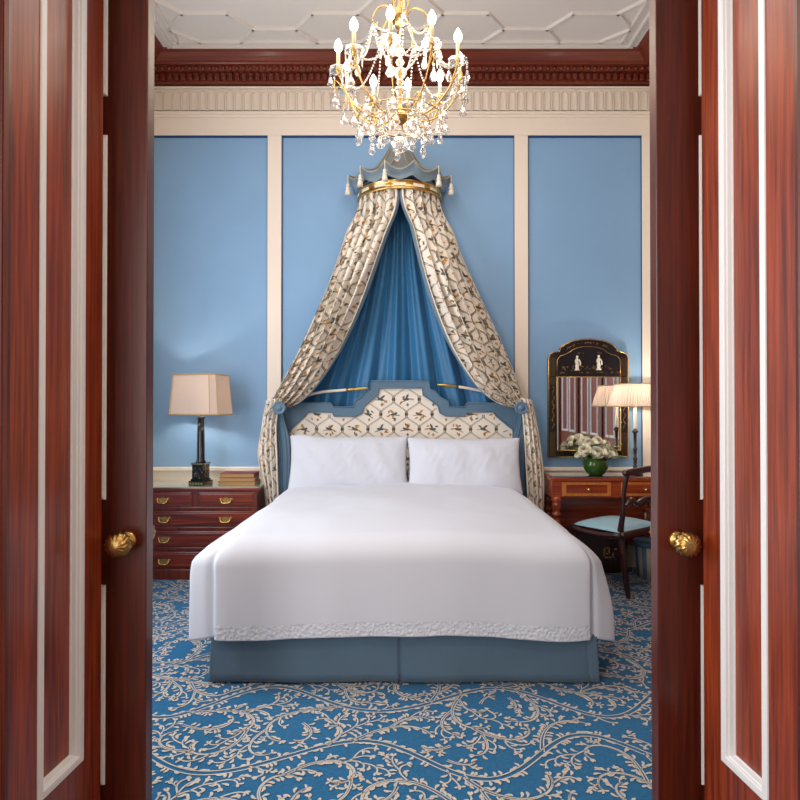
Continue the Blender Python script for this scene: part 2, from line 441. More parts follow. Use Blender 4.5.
# ---- side walls
def wall_with_hole(x0, x1, ya, yb_, z1, hy0, hy1, hz0, hz1):
    m = MB(); m.box(x0, x1, ya, hy0, 0, z1); m.box(x0, x1, hy1, yb_, 0, z1); m.box(x0, x1, hy0, hy1, 0, hz0); m.box(x0, x1, hy0, hy1, hz1, z1); return m
mb = wall_with_hole(XL-.12, XL, YF, D+.12, ZC, 2.4, 3.9, .8, 3.1); struct('wall_left', mb, M_blue)
wn = thing('window_1', (XL, 3.15, .8), None, None, kind='structure')
mb = MB()
for (a, b, c, d_) in ((2.36, 2.44, .76, 3.14), (3.86, 3.94, .76, 3.14), (2.36, 3.94, .76, .84), (2.36, 3.94, 3.06, 3.14), (3.13, 3.17, .8, 3.1), (2.4, 3.9, 1.93, 1.97)):
    mb.box(XL-.05, XL+.02, a, b, c, d_)
mb.build('window_frame', M_cream, wn, world=True)
mb = MB(); mb.box(XR, XR+.12, YF, D+.12, 0, ZC); struct('wall_right', mb, M_blue)
mb = MB()
for sx, xw in ((1, XL), (-1, XR)):
    for a, b in ((YF, 2.2), (4.86, D)):
        q = sorted((xw, xw+sx*.025)); mb.box(q[0], q[1], a, b, 0, 3.71)
    q = sorted((xw, xw+sx*.025)); mb.box(q[0], q[1], YF, D, 3.71, 4.1)
struct('trim_5', mb, M_cream)
# panelled mahogany doors on the right wall (seen in the mirror)
def wall_panel_frame(m, axis_o, e1, n, u0, u1, z0, z1, w_=.03, h=.014, mi=0, prof=None):
    """raised rectangular moulding: outer rect u0..u1,z0..z1 on plane axis_o + e1*u + z, normal n"""
    O = Vector(axis_o); e1 = Vector(e1); n = Vector(n)
    prof = prof or [(0, 0), (.003, h*.75), (.009, h), (w_*.55, h), (w_*.62, h*.6), (w_*.92, h*.42), (w_, 0)]
    vs = []
    for off, hh in prof:
        for u, z in ((u0+off, z0+off), (u1-off, z0+off), (u1-off, z1-off), (u0+off, z1-off)):
            vs.append(O+e1*u+n*hh+Vector((0, 0, z)))
    m.add(vs, [(4*j+i, 4*j+(i+1) % 4, 4*j+4+(i+1) % 4, 4*j+4+i) for j in range(len(prof)-1) for i in range(4)], mi)
for i in range(3):
    y0 = 2.24+i*.86
    dr = thing('door_%d' % (3+i), (XR, y0, 0), None, None, kind='structure')
    mb = MB(); mb.box(XR-.04, XR-.002, y0+.02, y0+.84, .02, 3.3, bev=.004); mb.build('door_leaf', M_panelw, dr, world=True)
    mb = MB(); mb.box(XR-.06, XR-.002, y0-.04, y0+.02, 0, 3.36, bev=.008); mb.box(XR-.06, XR-.002, y0-.04, y0+.86, 3.3, 3.42, bev=.008)
    if i == 2: mb.box(XR-.06, XR-.002, y0+.84, y0+.9, 0, 3.42, bev=.008)
    mb.build('door_frame', M_doorw, dr, world=True)
    mb = MB()
    for z0, z1 in ((.2, .85), (1.05, 3.1)):
        for a in (.12, .46): wall_panel_frame(mb, (XR-.04, y0, 0), (0, 1, 0), (-1, 0, 0), a, a+.27, z0, z1)
    mb.build('panel_moulding', M_trimw, dr, world=True)

# ---- door wall, deep panelled reveals, pocket leaves
OPZ = 3.25
mb = MB()
for s_ in (1, -1):
    a, b = sorted((s_*.99, s_*2.4)); mb.box(a, b, 2.068, YF, 0, ZC)
mb.box(-1, 1, 2.068, YF, OPZ, ZC)
struct('wall_front', mb, M_cream)
mb = MB(); mb.box(-2.4, 2.4, 1.5, 1.98, OPZ, 3.7); struct('wall_over_doorway', mb, M_cream)
for s_, nm in ((-1, 'left'), (1, 'right')):
    a, b = sorted((s_*1.16, s_*1.75)); mb = MB(); mb.box(a, b, 1.6, 1.98, 0, 3.7); mb.box(*sorted((s_*1.7, s_*1.76)), -2.1, 1.6, 0, 3.7)
    struct('wall_hall_'+nm, mb, M_cream)
mb = MB(); mb.box(-1.75, -1.05, -2.1, -2.0, 0, 3.7); mb.box(1.05, 1.75, -2.1, -2.0, 0, 3.7); mb.box(-1.05, 1.05, -2.1, -2.0, 2.95, 3.7); mb.box(-1.05, 1.05, -2.1, -2.0, 0, .65)
struct('wall_hall_end', mb, M_cream)
DN, DF = 1.541, 1.95
def rx(d): return .953+.078*(1.95-d)
for s_, nm, k in ((-1, 'left', 6), (1, 'right', 7)):
    def rx(d, s_=s_): return .953+.078*(1.95-d)+(.015 if s_ > 0 else 0)
    rv = thing('trim_%d' % k, (s_*rx(DN), DN, 0), None, None, kind='structure')
    e1 = Vector((-s_*(rx(DN)-rx(DF)), DF-DN, 0)); Lr = e1.length; e1.normalize(); n = Vector((-s_*e1.y, abs(e1.x)*(-1), 0)); n = Vector((-s_*abs(e1.y), -abs(e1.x), 0)).normalized()
    O = Vector((s_*rx(DN), DN, 0))
    def u(d): return (d-DN)/(DF-DN)*Lr
    u0, u1 = u(1.648), u(1.856); wm = .034
    mb = MB()     # board with a sunk field
    def q(uu, z, h=0): return O+e1*uu+n*h+Vector((0, 0, z))
    hm = .019
    for (a, b, z0, z1) in ((0, u0+hm, 0, OPZ), (u1-hm, Lr, 0, OPZ), (u0+hm, u1-hm, 0, .315+hm), (u0+hm, u1-hm, 3.05-hm, OPZ)):
        mb.add([q(a, z0), q(b, z0), q(b, z1), q(a, z1), q(a, z0, -.03), q(b, z0, -.03), q(b, z1, -.03), q(a, z1, -.03)],
               [(0, 1, 2, 3), (7, 6, 5, 4), (0, 4, 5, 1), (1, 5, 6, 2), (2, 6, 7, 3), (3, 7, 4, 0)])
    mb.build('reveal_board', M_panelw, rv, world=True, merge=False)
    mb = MB(); h = -.022
    mb.add([q(u0+wm-.002, .33, h), q(u1-wm+.002, .33, h), q(u1-wm+.002, 3.04, h), q(u0+wm-.002, 3.04, h)], [(0, 1, 2, 3)])
    mb.build('sunk_panel', M_panelw, rv, world=True)
    mb = MB(); wall_panel_frame(mb, O, e1, n, u0, u1, .315, 3.05, wm, .013, prof=[(0, -.001), (.001, .004), (.004, .005), (.021, .005), (.024, .002), (.0255, -.004), (.029, -.006), (.0315, -.018), (.0345, -.019), (.035, -.026)])
    mb.build('panel_moulding', M_trimw, rv, world=True)
    # casing towards the hall
    mb = MB(); x0 = rx(DN)
    steps = [(0, 0), (0, -.012), (.008, -.018), (.016, -.012), (.018, -.004), (.03, -.004), (.032, -.02), (.06, -.026), (.065, -.034), (.19, -.034), (.2, 0)]
    vs = [(s_*(x0+a), DN+b, z) for a, b in steps for z in (0, OPZ+.1)]
    mb.add(vs, [(2*i, 2*i+1, 2*i+3, 2*i+2) for i in range(len(steps)-1)])
    mb.build('casing', M_doorw, rv, world=True)

def knob_mb(c, sy):
    m = MB(); c = Vector(c)
    R = Matrix.Rotation(pi/2*(1 if sy < 0 else -1), 4, 'X')   # local z -> -Y or +Y
    m.lathe([(0, .0), (.030, .0), (.031, .004), (.027, .009), (.018, .011), (.013, .016), (.011, .024), (.012, .032)], c, 24, 0, R)
    prof = [(.012, .036), (.022, .040), (.032, .048), (.038, .058), (.0395, .068), (.036, .080), (.028, .090), (.017, .096), (.008, .098), (0, .098)]
    vs = []; n = 144
    for r, z in prof:
        for i in range(n):
            a = 2*pi*i/n; rr = r*(1+(.20 if r > .01 else 0)*(abs(cos(7*(a+z*12)))-.6))
            vs.append(R @ Vector((rr*cos(a), rr*sin(a), z))+c)
    m.add(vs, [(j*n+i, j*n+(i+1) % n, (j+1)*n+(i+1) % n, (j+1)*n+i) for j in range(len(prof)-1) for i in range(n)], 0, True)
    return m
for s_, k, xe, xm, xk in ((-1, 1, -.83, -.962, -.892), (1, 2, .843, .983, .909)):
    dr = thing('door_%d' % k, (xe, 2.0, 0), None, None, kind='structure')
    mb = MB(); a, b = sorted((xe, s_*1.62)); mb.box(a, b, 2.0, 2.055, .008, 3.24, bev=.003); mb.build('door_leaf', M_doorw, dr, world=True)
    for z0, z1 in ((2.406, 3.1), (1.08, 2.278), (.152, .802)):
        mb = MB(); a, b = sorted((xm-s_*.0, s_*1.5)); wall_panel_frame(mb, (0, 2.0, 0), (1, 0, 0), (0, -1, 0), a, b, z0, z1, .02, .01)
        mb.build('panel_moulding', M_trimw, dr, world=True)
        mb = MB(); a, b = sorted((xm-s_*.0, s_*1.5)); wall_panel_frame(mb, (0, 2.055, 0), (1, 0, 0), (0, 1, 0), a, b, z0, z1, .02, .01)
        mb.build('panel_moulding', M_trimw, dr, world=True)
    z = PZ(540, 2.0)
    knob_mb((xk, 2.0, z), -1).build('door_knob', M_brass, dr, world=True)
    knob_mb((xk, 2.055, z), 1).build('door_knob', M_brass, dr, world=True)

# ================================================================== BED
BC = .0                     # centre line
bed = thing('bed', (BC, 4.1, 0), 'wide bed with stepped blue painted headboard, patterned cushion panel and blue-grey skirt', 'bed')
HBf = 5.10
outer = [(277, 500), (277, 418), (282, 410), (294, 407), (296, 403), (331, 403), (333, 407), (354, 407), (355, 401), (361, 397), (366, 391), (370, 389), (371, 381),
         (429, 381), (430, 389), (435, 391), (440, 397), (448, 401), (449, 407), (465, 407), (467, 403), (504, 403), (506, 407), (518, 410), (527, 418), (527, 500)]
inner = [(290, 500), (290, 430), (294, 426), (305, 416), (308, 412), (332, 412), (334, 416), (356, 416), (362, 413), (364, 406), (372, 399), (378, 395), (379, 388),
         (422, 388), (423, 395), (429, 399), (438, 406), (440, 413), (446, 416), (465, 416), (467, 412), (493, 412), (496, 416), (508, 426), (513, 430), (513, 500)]
def pj(pts, d, zmin=.3): return [(P(x, y, d).x, P(x, y, d).z if y < 499 else zmin) for x, y in pts]
po = pj(outer, HBf); pi_ = pj(inner, HBf)
mb = MB(); n = len(po)
lip = .012
vs = [(x, HBf, z) for x, z in po]+[(x, HBf, z) for x, z in pi_]+[(x, HBf+.03, z) for x, z in pi_]+[(x, HBf+.08, z) for x, z in po]
fs = []
for i in range(n-1): fs += [(i, i+1, n+i+1, n+i), (n+i, n+i+1, 2*n+i+1, 2*n+i), (3*n+i, 3*n+i+1, i+1, i)]
fs.append(tuple(3*n+i for i in range(n)))
mb.add(vs, fs)
for pl, dd in ((po, .0), (pi_, .0)):
    c = Vector((BC+.02, 0, 1.2))
    pts = [Vector((x, HBf-.002, z)) for x, z in pl]
    cc = []
    for i, p in enumerate(pts):
        cc.append(p+((c-p)*Vector((1, 0, 1))).normalized()*(.012 if pl is po else -.008) if False else p)
    mb.tube(cc, .006, 6)
mb.build('headboard_frame', M_grey_blue, bed, world=True)

# --- toile pattern generator in 2-D cloth space (metres) -> list of (polygon pts, material index)
def toile(u0, u1, v0, v1, a=.21, b=.27, seed=1, dense=1.0, lw=.004):
    rnd = random.Random(seed); out = []
    k0 = int(u0/a)-2
    for fam in (0, 1):
        k = k0
        while k*a < u1+a:
            v = v0; prev = None
            while v <= v1+1e-6:
                s_ = max(-1, min(1, 1.2*sin(2*pi*v/b)))
                uu = a*(k+.25*s_) if fam == 0 else a*(k+.5-.25*s_)
                if prev:
                    for o in (-.0065, .0065):
                        q = [(prev[0]+o-lw, prev[1]), (prev[0]+o+lw, prev[1]), (uu+o+lw, v), (uu+o-lw, v)]
                        if all(u0 <= p[0] <= u1 for p in q): out.append((q, 1))
                prev = (uu, v); v += .018
            k += 1
    def blob(cu, cv, ang, pts, mi, sc=1, fl=1):
        q = []
        for x, y in pts:
            x *= fl*sc; y *= sc
            q.append((cu+x*cos(ang)-y*sin(ang), cv+x*sin(ang)+y*cos(ang)))
        if all(u0 < p[0] < u1 and v0 < p[1] < v1 for p in q): out.append((q, mi))
    row = 0
    j = int(v0/b*4)-1
    while j*b/4 < v1:
        # ogee centres: family crossing midpoints
        cv = (j+.0)*b/4
        if j % 2 == 1 or j % 2 == -1:
            sgn = 1 if (j//2) % 2 == 0 else -1
            k = k0
            while k*a < u1+a:
                cu = a*(k+(.75 if sgn > 0 else .25)); fl = rnd.choice((1, -1)); an = rnd.uniform(-.3, .3); sc = 1.0
                blob(cu, cv, an, [(-.035, .0), (-.012, -.011), (.016, -.010), (.034, .004), (.026, .014), (.008, .010), (-.012, .009)], 2, sc, fl)   # body
                blob(cu, cv, an, [(-.008, .006), (.008, .008), (-.006, .034), (-.026, .044), (-.022, .026)], rnd.choice((2, 3)), sc, fl)          # wing
                blob(cu, cv, an, [(-.034, .004), (-.028, -.006), (-.052, -.016), (-.064, -.008)], 3, sc, fl)                                        # tail
                blob(cu, cv, an, [(.010, -.012), (.050, -.022), (.052, -.017), (.016, -.006)], 3 if rnd.random() < .6 else 2, sc, fl)             # twig
                if rnd.random() < dense:
                    blob(cu+.01, cv-.045, an, [(-.012, 0), (0, -.016), (.012, 0), (0, .014)], rnd.choice((1, 3)), 1, 1)
                for q_ in range(3):
                    ox, oy = rnd.uniform(-.055, .055), rnd.choice((-.03, .03))+rnd.uniform(-.012, .012); a_ = rnd.uniform(0, 3)
                    blob(cu+ox, cv+oy, a_, [(-.017, 0), (0, -.007), (.018, 0), (0, .008)], rnd.choice((1, 3, 3, 2)), 1, 1)
                # medallion where strands meet
                blob(cu+a/2, cv, 0, [(-.016, 0), (-.011, -.013), (.011, -.013), (.016, 0), (.011, .013), (-.011, .013)], 1, 1, 1)
                k += 1
        j += 1
    return out
TM = [M_toile, M_vine, M_bird, M_ochre]
mb = MB()
fy = HBf+.012
def inner_top(x):
    pl = pi_
    for i in range(len(pl)-1):
        (xa, za), (xb, zb_) = pl[i], pl[i+1]
        if min(xa, xb) <= x <= max(xa, xb) and abs(xb-xa) > 1e-6: return za+(zb_-za)*(x-xa)/(xb-xa)
    return 0
mb.prism([(x*1.0, z) for x, z in pi_], fy, fy+.03)
for q, mi in toile(pi_[0][0], pi_[-1][0], .75, 1.6, .215, .25, 3, 1, .0026):
    if all(z < inner_top(x)-.006 for x, z in q): mb.add([(x, fy-.0012-.0003*mi, z) for x, z in q], [tuple(range(len(q)))], mi)
mb.build('headboard_panel', TM, bed, world=True, merge=False)
# side posts with roundels
for s_, xc, xf in ((-1, 285, 279), (1, 518, 521.5)):
    mb = MB(); x = PX(xc, 5.06)
    pts = spline([(x, 5.05, .12), (x, 5.05, .7), (x+s_*.0, 5.05, 1.05), (x+s_*.03, 5.04, 1.24), (x+s_*.04, 5.03, 1.335)], 16)
    vs = []; W2 = .044
    for i, p in enumerate(pts):
        t = i/16; ww = W2*(1-.35*sm((t-.6)/.4))
        vs += [p+Vector((-ww, -.03, 0)), p+Vector((ww, -.03, 0)), p+Vector((ww, .05, 0)), p+Vector((-ww, .05, 0))]
    mb.add(vs, [(4*i+k, 4*i+(k+1) % 4, 4*i+4+(k+1) % 4, 4*i+4+k) for i in range(16) for k in range(4)]+[(3, 2, 1, 0), (64, 65, 66, 67)])
    for o in (-.02, .02): mb.tube([p+Vector((o, -.031, 0)) for p in pts[:15]], .006, 6)
    po_ = mb.build('bedpost', M_grey_blue, bed, world=True)
    mb = MB(); R = Matrix.Rotation(pi/2, 4, 'X')
    mb.lathe([(0, -.14), (.02, -.14), (.022, -.03), (.050, -.028), (.052, .0), (.050, .014), (.042, .016), (.036, .010), (.024, .011), (.020, .018), (.010, .022), (0, .023)], (PX(xf, 4.86), 4.87, PZ(408, 4.86)), 28, 0, R)
    mb.build('roundel', M_grey_blue, po_, world=True)
mb = MB(); mb.box(-.90, .92, 3.12, 5.08, .03, .34, bev=.02); mb.build('bed_base', M_skirt, bed, world=True)
mb = MB(); mb.box(-.925, .945, 3.10, 5.07, .34, .66, bev=.05); mb.build('mattress', M_linen, bed, world=True)
# skirt: front with centre pleat, sides
mb = MB()
xl, xr = PX(213, 3.06), PX(595, 3.06)
def skirt_front(u_, v_):
    z = .012+.32*v_
    x = xl+(xr-xl)*u_; c = (xl+xr)/2-.02
    y = 3.058-.012*(1-v_)-(.006*sin(x*9)+.007*noise.noise(Vector((x*6, 2, 1))))*(1.2-v_)
    d_ = abs(x-c)
    if d_ < .012: y += .03*(1-d_/.012)
    y -= .006*math.exp(-((x-xl-.12)/.05)**2)*(1-v_)
    e = abs(x-(xr-.05))
    if e < .008: y += .012*(1-e/.008)
    # flare at ends
    x += (x/abs(x) if x else 0)*.015*(1-v_)*abs(x)
    return Vector((x, y, z))
mb.grid(skirt_front, 240, 8)
for s_, x0 in ((-1, xl), (1, xr)):
    def side(u_, v_):
        y = 3.058+(5.0-3.058)*u_
        return Vector((x0+s_*.014*(1-v_)+s_*.006*sin(y*20)*(1-v_), y-.012*(1-v_)*(1-u_), .012+.32*v_))
    mb.grid(side, 60, 4)
mb.build('bed_skirt', M_skirt, bed, world=True, solid=.004)

# --- duvet: top sheet plus one continuous drop round the sides, foot corners and foot
def duvet():
    Yh, Yfr, W, r, X0 = 4.97, 3.005, .945, .13, .012
    zt = .742
    xi, yi = W-r, Yfr+r
    def topz(x, y):
        crown = .035*(1-(min(abs(x), W)/W)**2)*(1-.5*sm((3.5-y)/.5))
        nz = noise.noise(Vector((x*2.2, y*2.2, 1)))*.013+noise.noise(Vector((x*6, y*6, 4)))*.004
        return zt-.018*sm((Yh-y)/1.8)+crown+nz
    NS, NC, NF = 60, 64, 90
    base = []                                     # (x, y, nx, ny)
    for k in range(NS): base.append((-xi, Yh+(yi-Yh)*k/NS, -1, 0))
    for k in range(NC+1): a = pi/2*k/NC; base.append((-xi, yi, -cos(a), -sin(a)))
    for k in range(1, NF): base.append((-xi+2*xi*k/NF, yi, 0, -1))
    for k in range(NC+1): a = pi/2*(1-k/NC); base.append((xi, yi, cos(a), -sin(a)))
    for k in range(NS-1, -1, -1): base.append((xi, Yh+(yi-Yh)*k/NS, 1, 0))
    NR, NH = 8, 26
    def ring(b, q):                               # q 0..1 rounding, 1..2 hanging
        x, y, nx, ny = b; z = topz(x, y); s_ = 1 if x > 0 else -1
        if q <= 1: a = pi/2*q; o, dz, h = r*sin(a), r*(1-cos(a)), 0
        else: h = q-1; o = r; dz = r
        corner = 0 < abs(nx) < 1 or 0 < -ny < 1
        ang = math.asin(min(1, max(0, -ny)))/(pi/2)       # 0 side .. 1 foot
        if corner:                                        # squarer foot corner lower down
            k = sm(q); n6 = (abs(nx)**7+abs(ny)**7)**(-1/7); o *= 1+(n6-1)*k
        side = sm((.50-ang)/.34); drop = (.362+.030*side)*h
        px, py, pz = x+nx*o, y+ny*o, z-dz-drop
        hf = max(0, q-.35)/1.65
        front = sm((4.45-y)/1.3)**1.3
        fl = side*(.012*min(1, q)+.022*hf+front*(.115*sin(pi/2*min(1, hf*1.9)) if s_ < 0 else .10*sm(hf*1.15)))
        px += s_*(fl+.013*sin(py*16+s_)*hf*side*(1-front*.5))
        wv = sm((ang-.5)/.35)
        py -= wv*(.010*noise.noise(Vector((px*3.5, 0, 7)))+.005*sin(px*11)+.008)*hf
        pz += wv*.006*noise.noise(Vector((px*3, 0, 2)))*h
        if 0 < ang < 1:
            g = math.exp(-((ang-.45)/.05)**2)*min(1, hf*2)
            py += .022*g+.015*side*hf; px -= s_*.008*g
        pz -= .012*side*h
        return Vector((px+X0, py, pz))
    mb = MB(); nb = len(base); qs = [i/NR for i in range(NR)]+[1+i/NH for i in range(NH+1)]
    vs = [ring(b, q) for q in qs for b in base]
    mb.add(vs, [(j*nb+i, j*nb+i+1, (j+1)*nb+i+1, (j+1)*nb+i) for j in range(len(qs)-1) for i in range(nb-1)], 0, True)
    def top(i, j):
        x = -xi+2*xi*i; y = yi+(Yh-yi)*j; return Vector((x+X0, y, topz(x, y)))
    mb.grid(top, NF, NS)
    o = mb.build('duvet', M_linen, solid=.010)
    tag(o, 'smooth white duvet cover draped over the bed with an embroidered hem', 'duvet')
    mb = MB()
    sel = [b for b in base if b[3] < 0 and math.asin(min(1, -b[3]))/(pi/2) > .53]
    qn = 12; vs = []
    for j in range(qn+1):
        for i, b in enumerate(sel):
            p = ring(b, 1.80+.185*j/qn); p.y -= .004+.0012*sin(i*2.1)*sin(j*2); vs.append(p)
    k_ = len(sel)
    mb.add(vs, [(j*k_+i, j*k_+i+1, (j+1)*k_+i+1, (j+1)*k_+i) for j in range(qn) for i in range(k_-1)], 0, True)
    lm = M_lace
    nt = lm.node_tree; b = nt.nodes['Principled BSDF']; tc = nt.nodes['Texture Coordinate']
    vo = nt.nodes.new('ShaderNodeTexVoronoi'); vo.inputs['Scale'].default_value = 60; nt.links.new(tc.outputs['Object'], vo.inputs['Vector'])
    bp = nt.nodes.new('ShaderNodeBump'); bp.inputs['Distance'].default_value = .006; bp.inputs['Strength'].default_value = .9
    nt.links.new(vo.outputs['Distance'], bp.inputs['Height']); nt.links.new(bp.outputs['Normal'], b.inputs['Normal'])
    mb.build('lace_border', lm, o)
duvet()
# --- pillows
def pillow(x0, x1, y0, y1, d, label, seed):
    a = P(x0, y1, d); b = P(x1, y0, d)
    cx = (a.x+b.x)/2; W2 = (b.x-a.x)/2; Hh = (b.z-a.z)
    root_z = a.z-.015
    mb = MB(); tilt = .30; n = 70
    def fn(side):
        def f(i, j):
            s_, t_ = 2*i-1, 2*j-1
            prof = (max(0, 1-abs(s_)**3.2)*max(0, 1-abs(t_)**3.0))**.55
            th = .085*prof
            # pinched edges, pointed corners
            pin = 1-.045*(1-s_*s_)*abs(t_)**2; pin2 = 1-.04*(1-t_*t_)*abs(s_)**2
            x = s_*W2*pin2; z = t_*Hh/2*pin
            wr = .012*noise.noise(Vector((x*9+z*6+seed, z*5, seed)))+.014*noise.noise(Vector((x*3+seed*2, z*4, 1)))+.007*abs(noise.noise(Vector((x*16-z*9, z*8+x*5, seed))))
            z += .022*noise.noise(Vector((x*4, seed, t_)))*(1 if t_ > 0 else .3)
            y = side*(th+wr*prof)
            yy = y*cos(tilt)+z*sin(tilt); zz = z*cos(tilt)*1.06-y*sin(tilt)*.6
            return Vector((x, yy, zz+Hh/2))
        return f
    mb.grid(fn(-1), n, n); mb.grid(fn(1), n, n)
    o = mb.build('pillow', M_linen); o.location = (cx, d+.06, root_z)
    tag(o, label, 'pillow')
pillow(287, 408.5, 435, 491, 4.83, 'plump white pillow leaning on the left half of the headboard', 3)
pillow(407.5, 523, 437, 492, 4.81, 'plump white pillow leaning on the right half of the headboard', 8)

# ================================================================== CANOPY
RZ = PZ(184, 4.89)
can = thing('bed_canopy', (0, D, RZ), 'pagoda-shaped blue-grey canopy crown with gilt band and tassels fixed high on wall', 'canopy')
CX = PX(399.5, 5.0)
def ringpt(th, r, z): return Vector((CX+r*sin(th), D-r*cos(th)+.0, z))
RP, ZP = .45, 3.30
ptsA = [radians(a) for a in (-75, -45, -15, 15, 45, 75)]
def scal(th):       # 1 at points, 0 between
    q = (math.degrees(th)+75)/30; f = q-math.floor(q); return abs(2*f-1)
mb = MB()
def roof(i, j):
    th = radians(-88+176*i); s_ = scal(th)**2.2
    t = j; r = .06+(RP-.03+.03*s_-.06)*t**1.0
    z = 3.66+(ZP-.035+.04*s_-3.66)*(1-(1-t)**2.4)
    z += .02*s_*t**6
    return ringpt(th, r, z)
mb.grid(roof, 132, 24)
mb.build('canopy_roof', M_canopyroof, can, world=True)
mb = MB()
for th in ptsA:
    i = (math.degrees(th)+88)/176
    mb.tube([roof(i, j/20)+Vector((0, -.004, .004)) for j in range(21)], .006, 6)
mb.tube([roof(i/132, 1)+Vector((0, 0, .002)) for i in range(133)], .007, 6)
mb.build('canopy_piping', mat('cream_grey_braid', (158, 154, 142), .8), can, world=True)
mb = MB()
def val(i, j):
    th = radians(-88+176*i); s_ = scal(th)
    p0 = roof(i, 1); z1 = ZP-.105+.035*s_**1.5
    r0 = RP-.03+.03*s_
    r = r0*(1-j)+(.385+.02*s_)*j-.012*sin(pi*j)
    return ringpt(th, r, p0.z*(1-j)+z1*j)
mb.grid(val, 132, 10)
mb.build('canopy_valance', M_canopy, can, world=True, solid=.006)
mb = MB()
prof = [(.345, RZ-.035), (.362, RZ-.035), (.366, RZ-.026), (.360, RZ-.02), (.360, RZ+.026), (.368, RZ+.032), (.366, RZ+.045), (.345, RZ+.045)]
vs = []
n = 60
for r, z in prof:
    for i in range(n+1): vs.append(ringpt(radians(-88+176*i/n), r, z))
mb.add(vs, [(j*(n+1)+i, j*(n+1)+i+1, (j+1)*(n+1)+i+1, (j+1)*(n+1)+i) for j in range(len(prof)-1) for i in range(n)], 0, True)
gb = mb.build('gilt_band', M_gold, can, world=True)
M_plaque = mat('ivory_plaque', (240, 226, 196), .4)
for k in range(-3, 4):
    mb = MB()
    a0, a1 = radians(k*26-8), radians(k*26+8)
    if abs(k*26) > 85: continue
    vs = [ringpt(a0+(a1-a0)*i/6, .3625, z) for z in (RZ-.010, RZ+.016) for i in range(7)]
    mb.add(vs, [(i, i+1, 8+i, 7+i) for i in range(6)])
    mb.build('inlaid_plaque', M_plaque, gb, world=True)
for k, th in enumerate(ptsA):
    if k == 3: continue
    mb = MB(); p = roof((math.degrees(th)+88)/176, 1); p = p+Vector((0, -.012, 0))
    mb.tube([p, p+Vector((0, 0, -.07))], .0035, 6)
    mb.lathe([(0, -.07), (.012, -.074), (.016, -.086), (.010, -.094), (.018, -.104), (.020, -.112), (.013, -.118), (.020, -.13), (.026, -.165), (.0, -.166)], p, 14)
    mb.build('tassel', M_tassel, can, world=True)

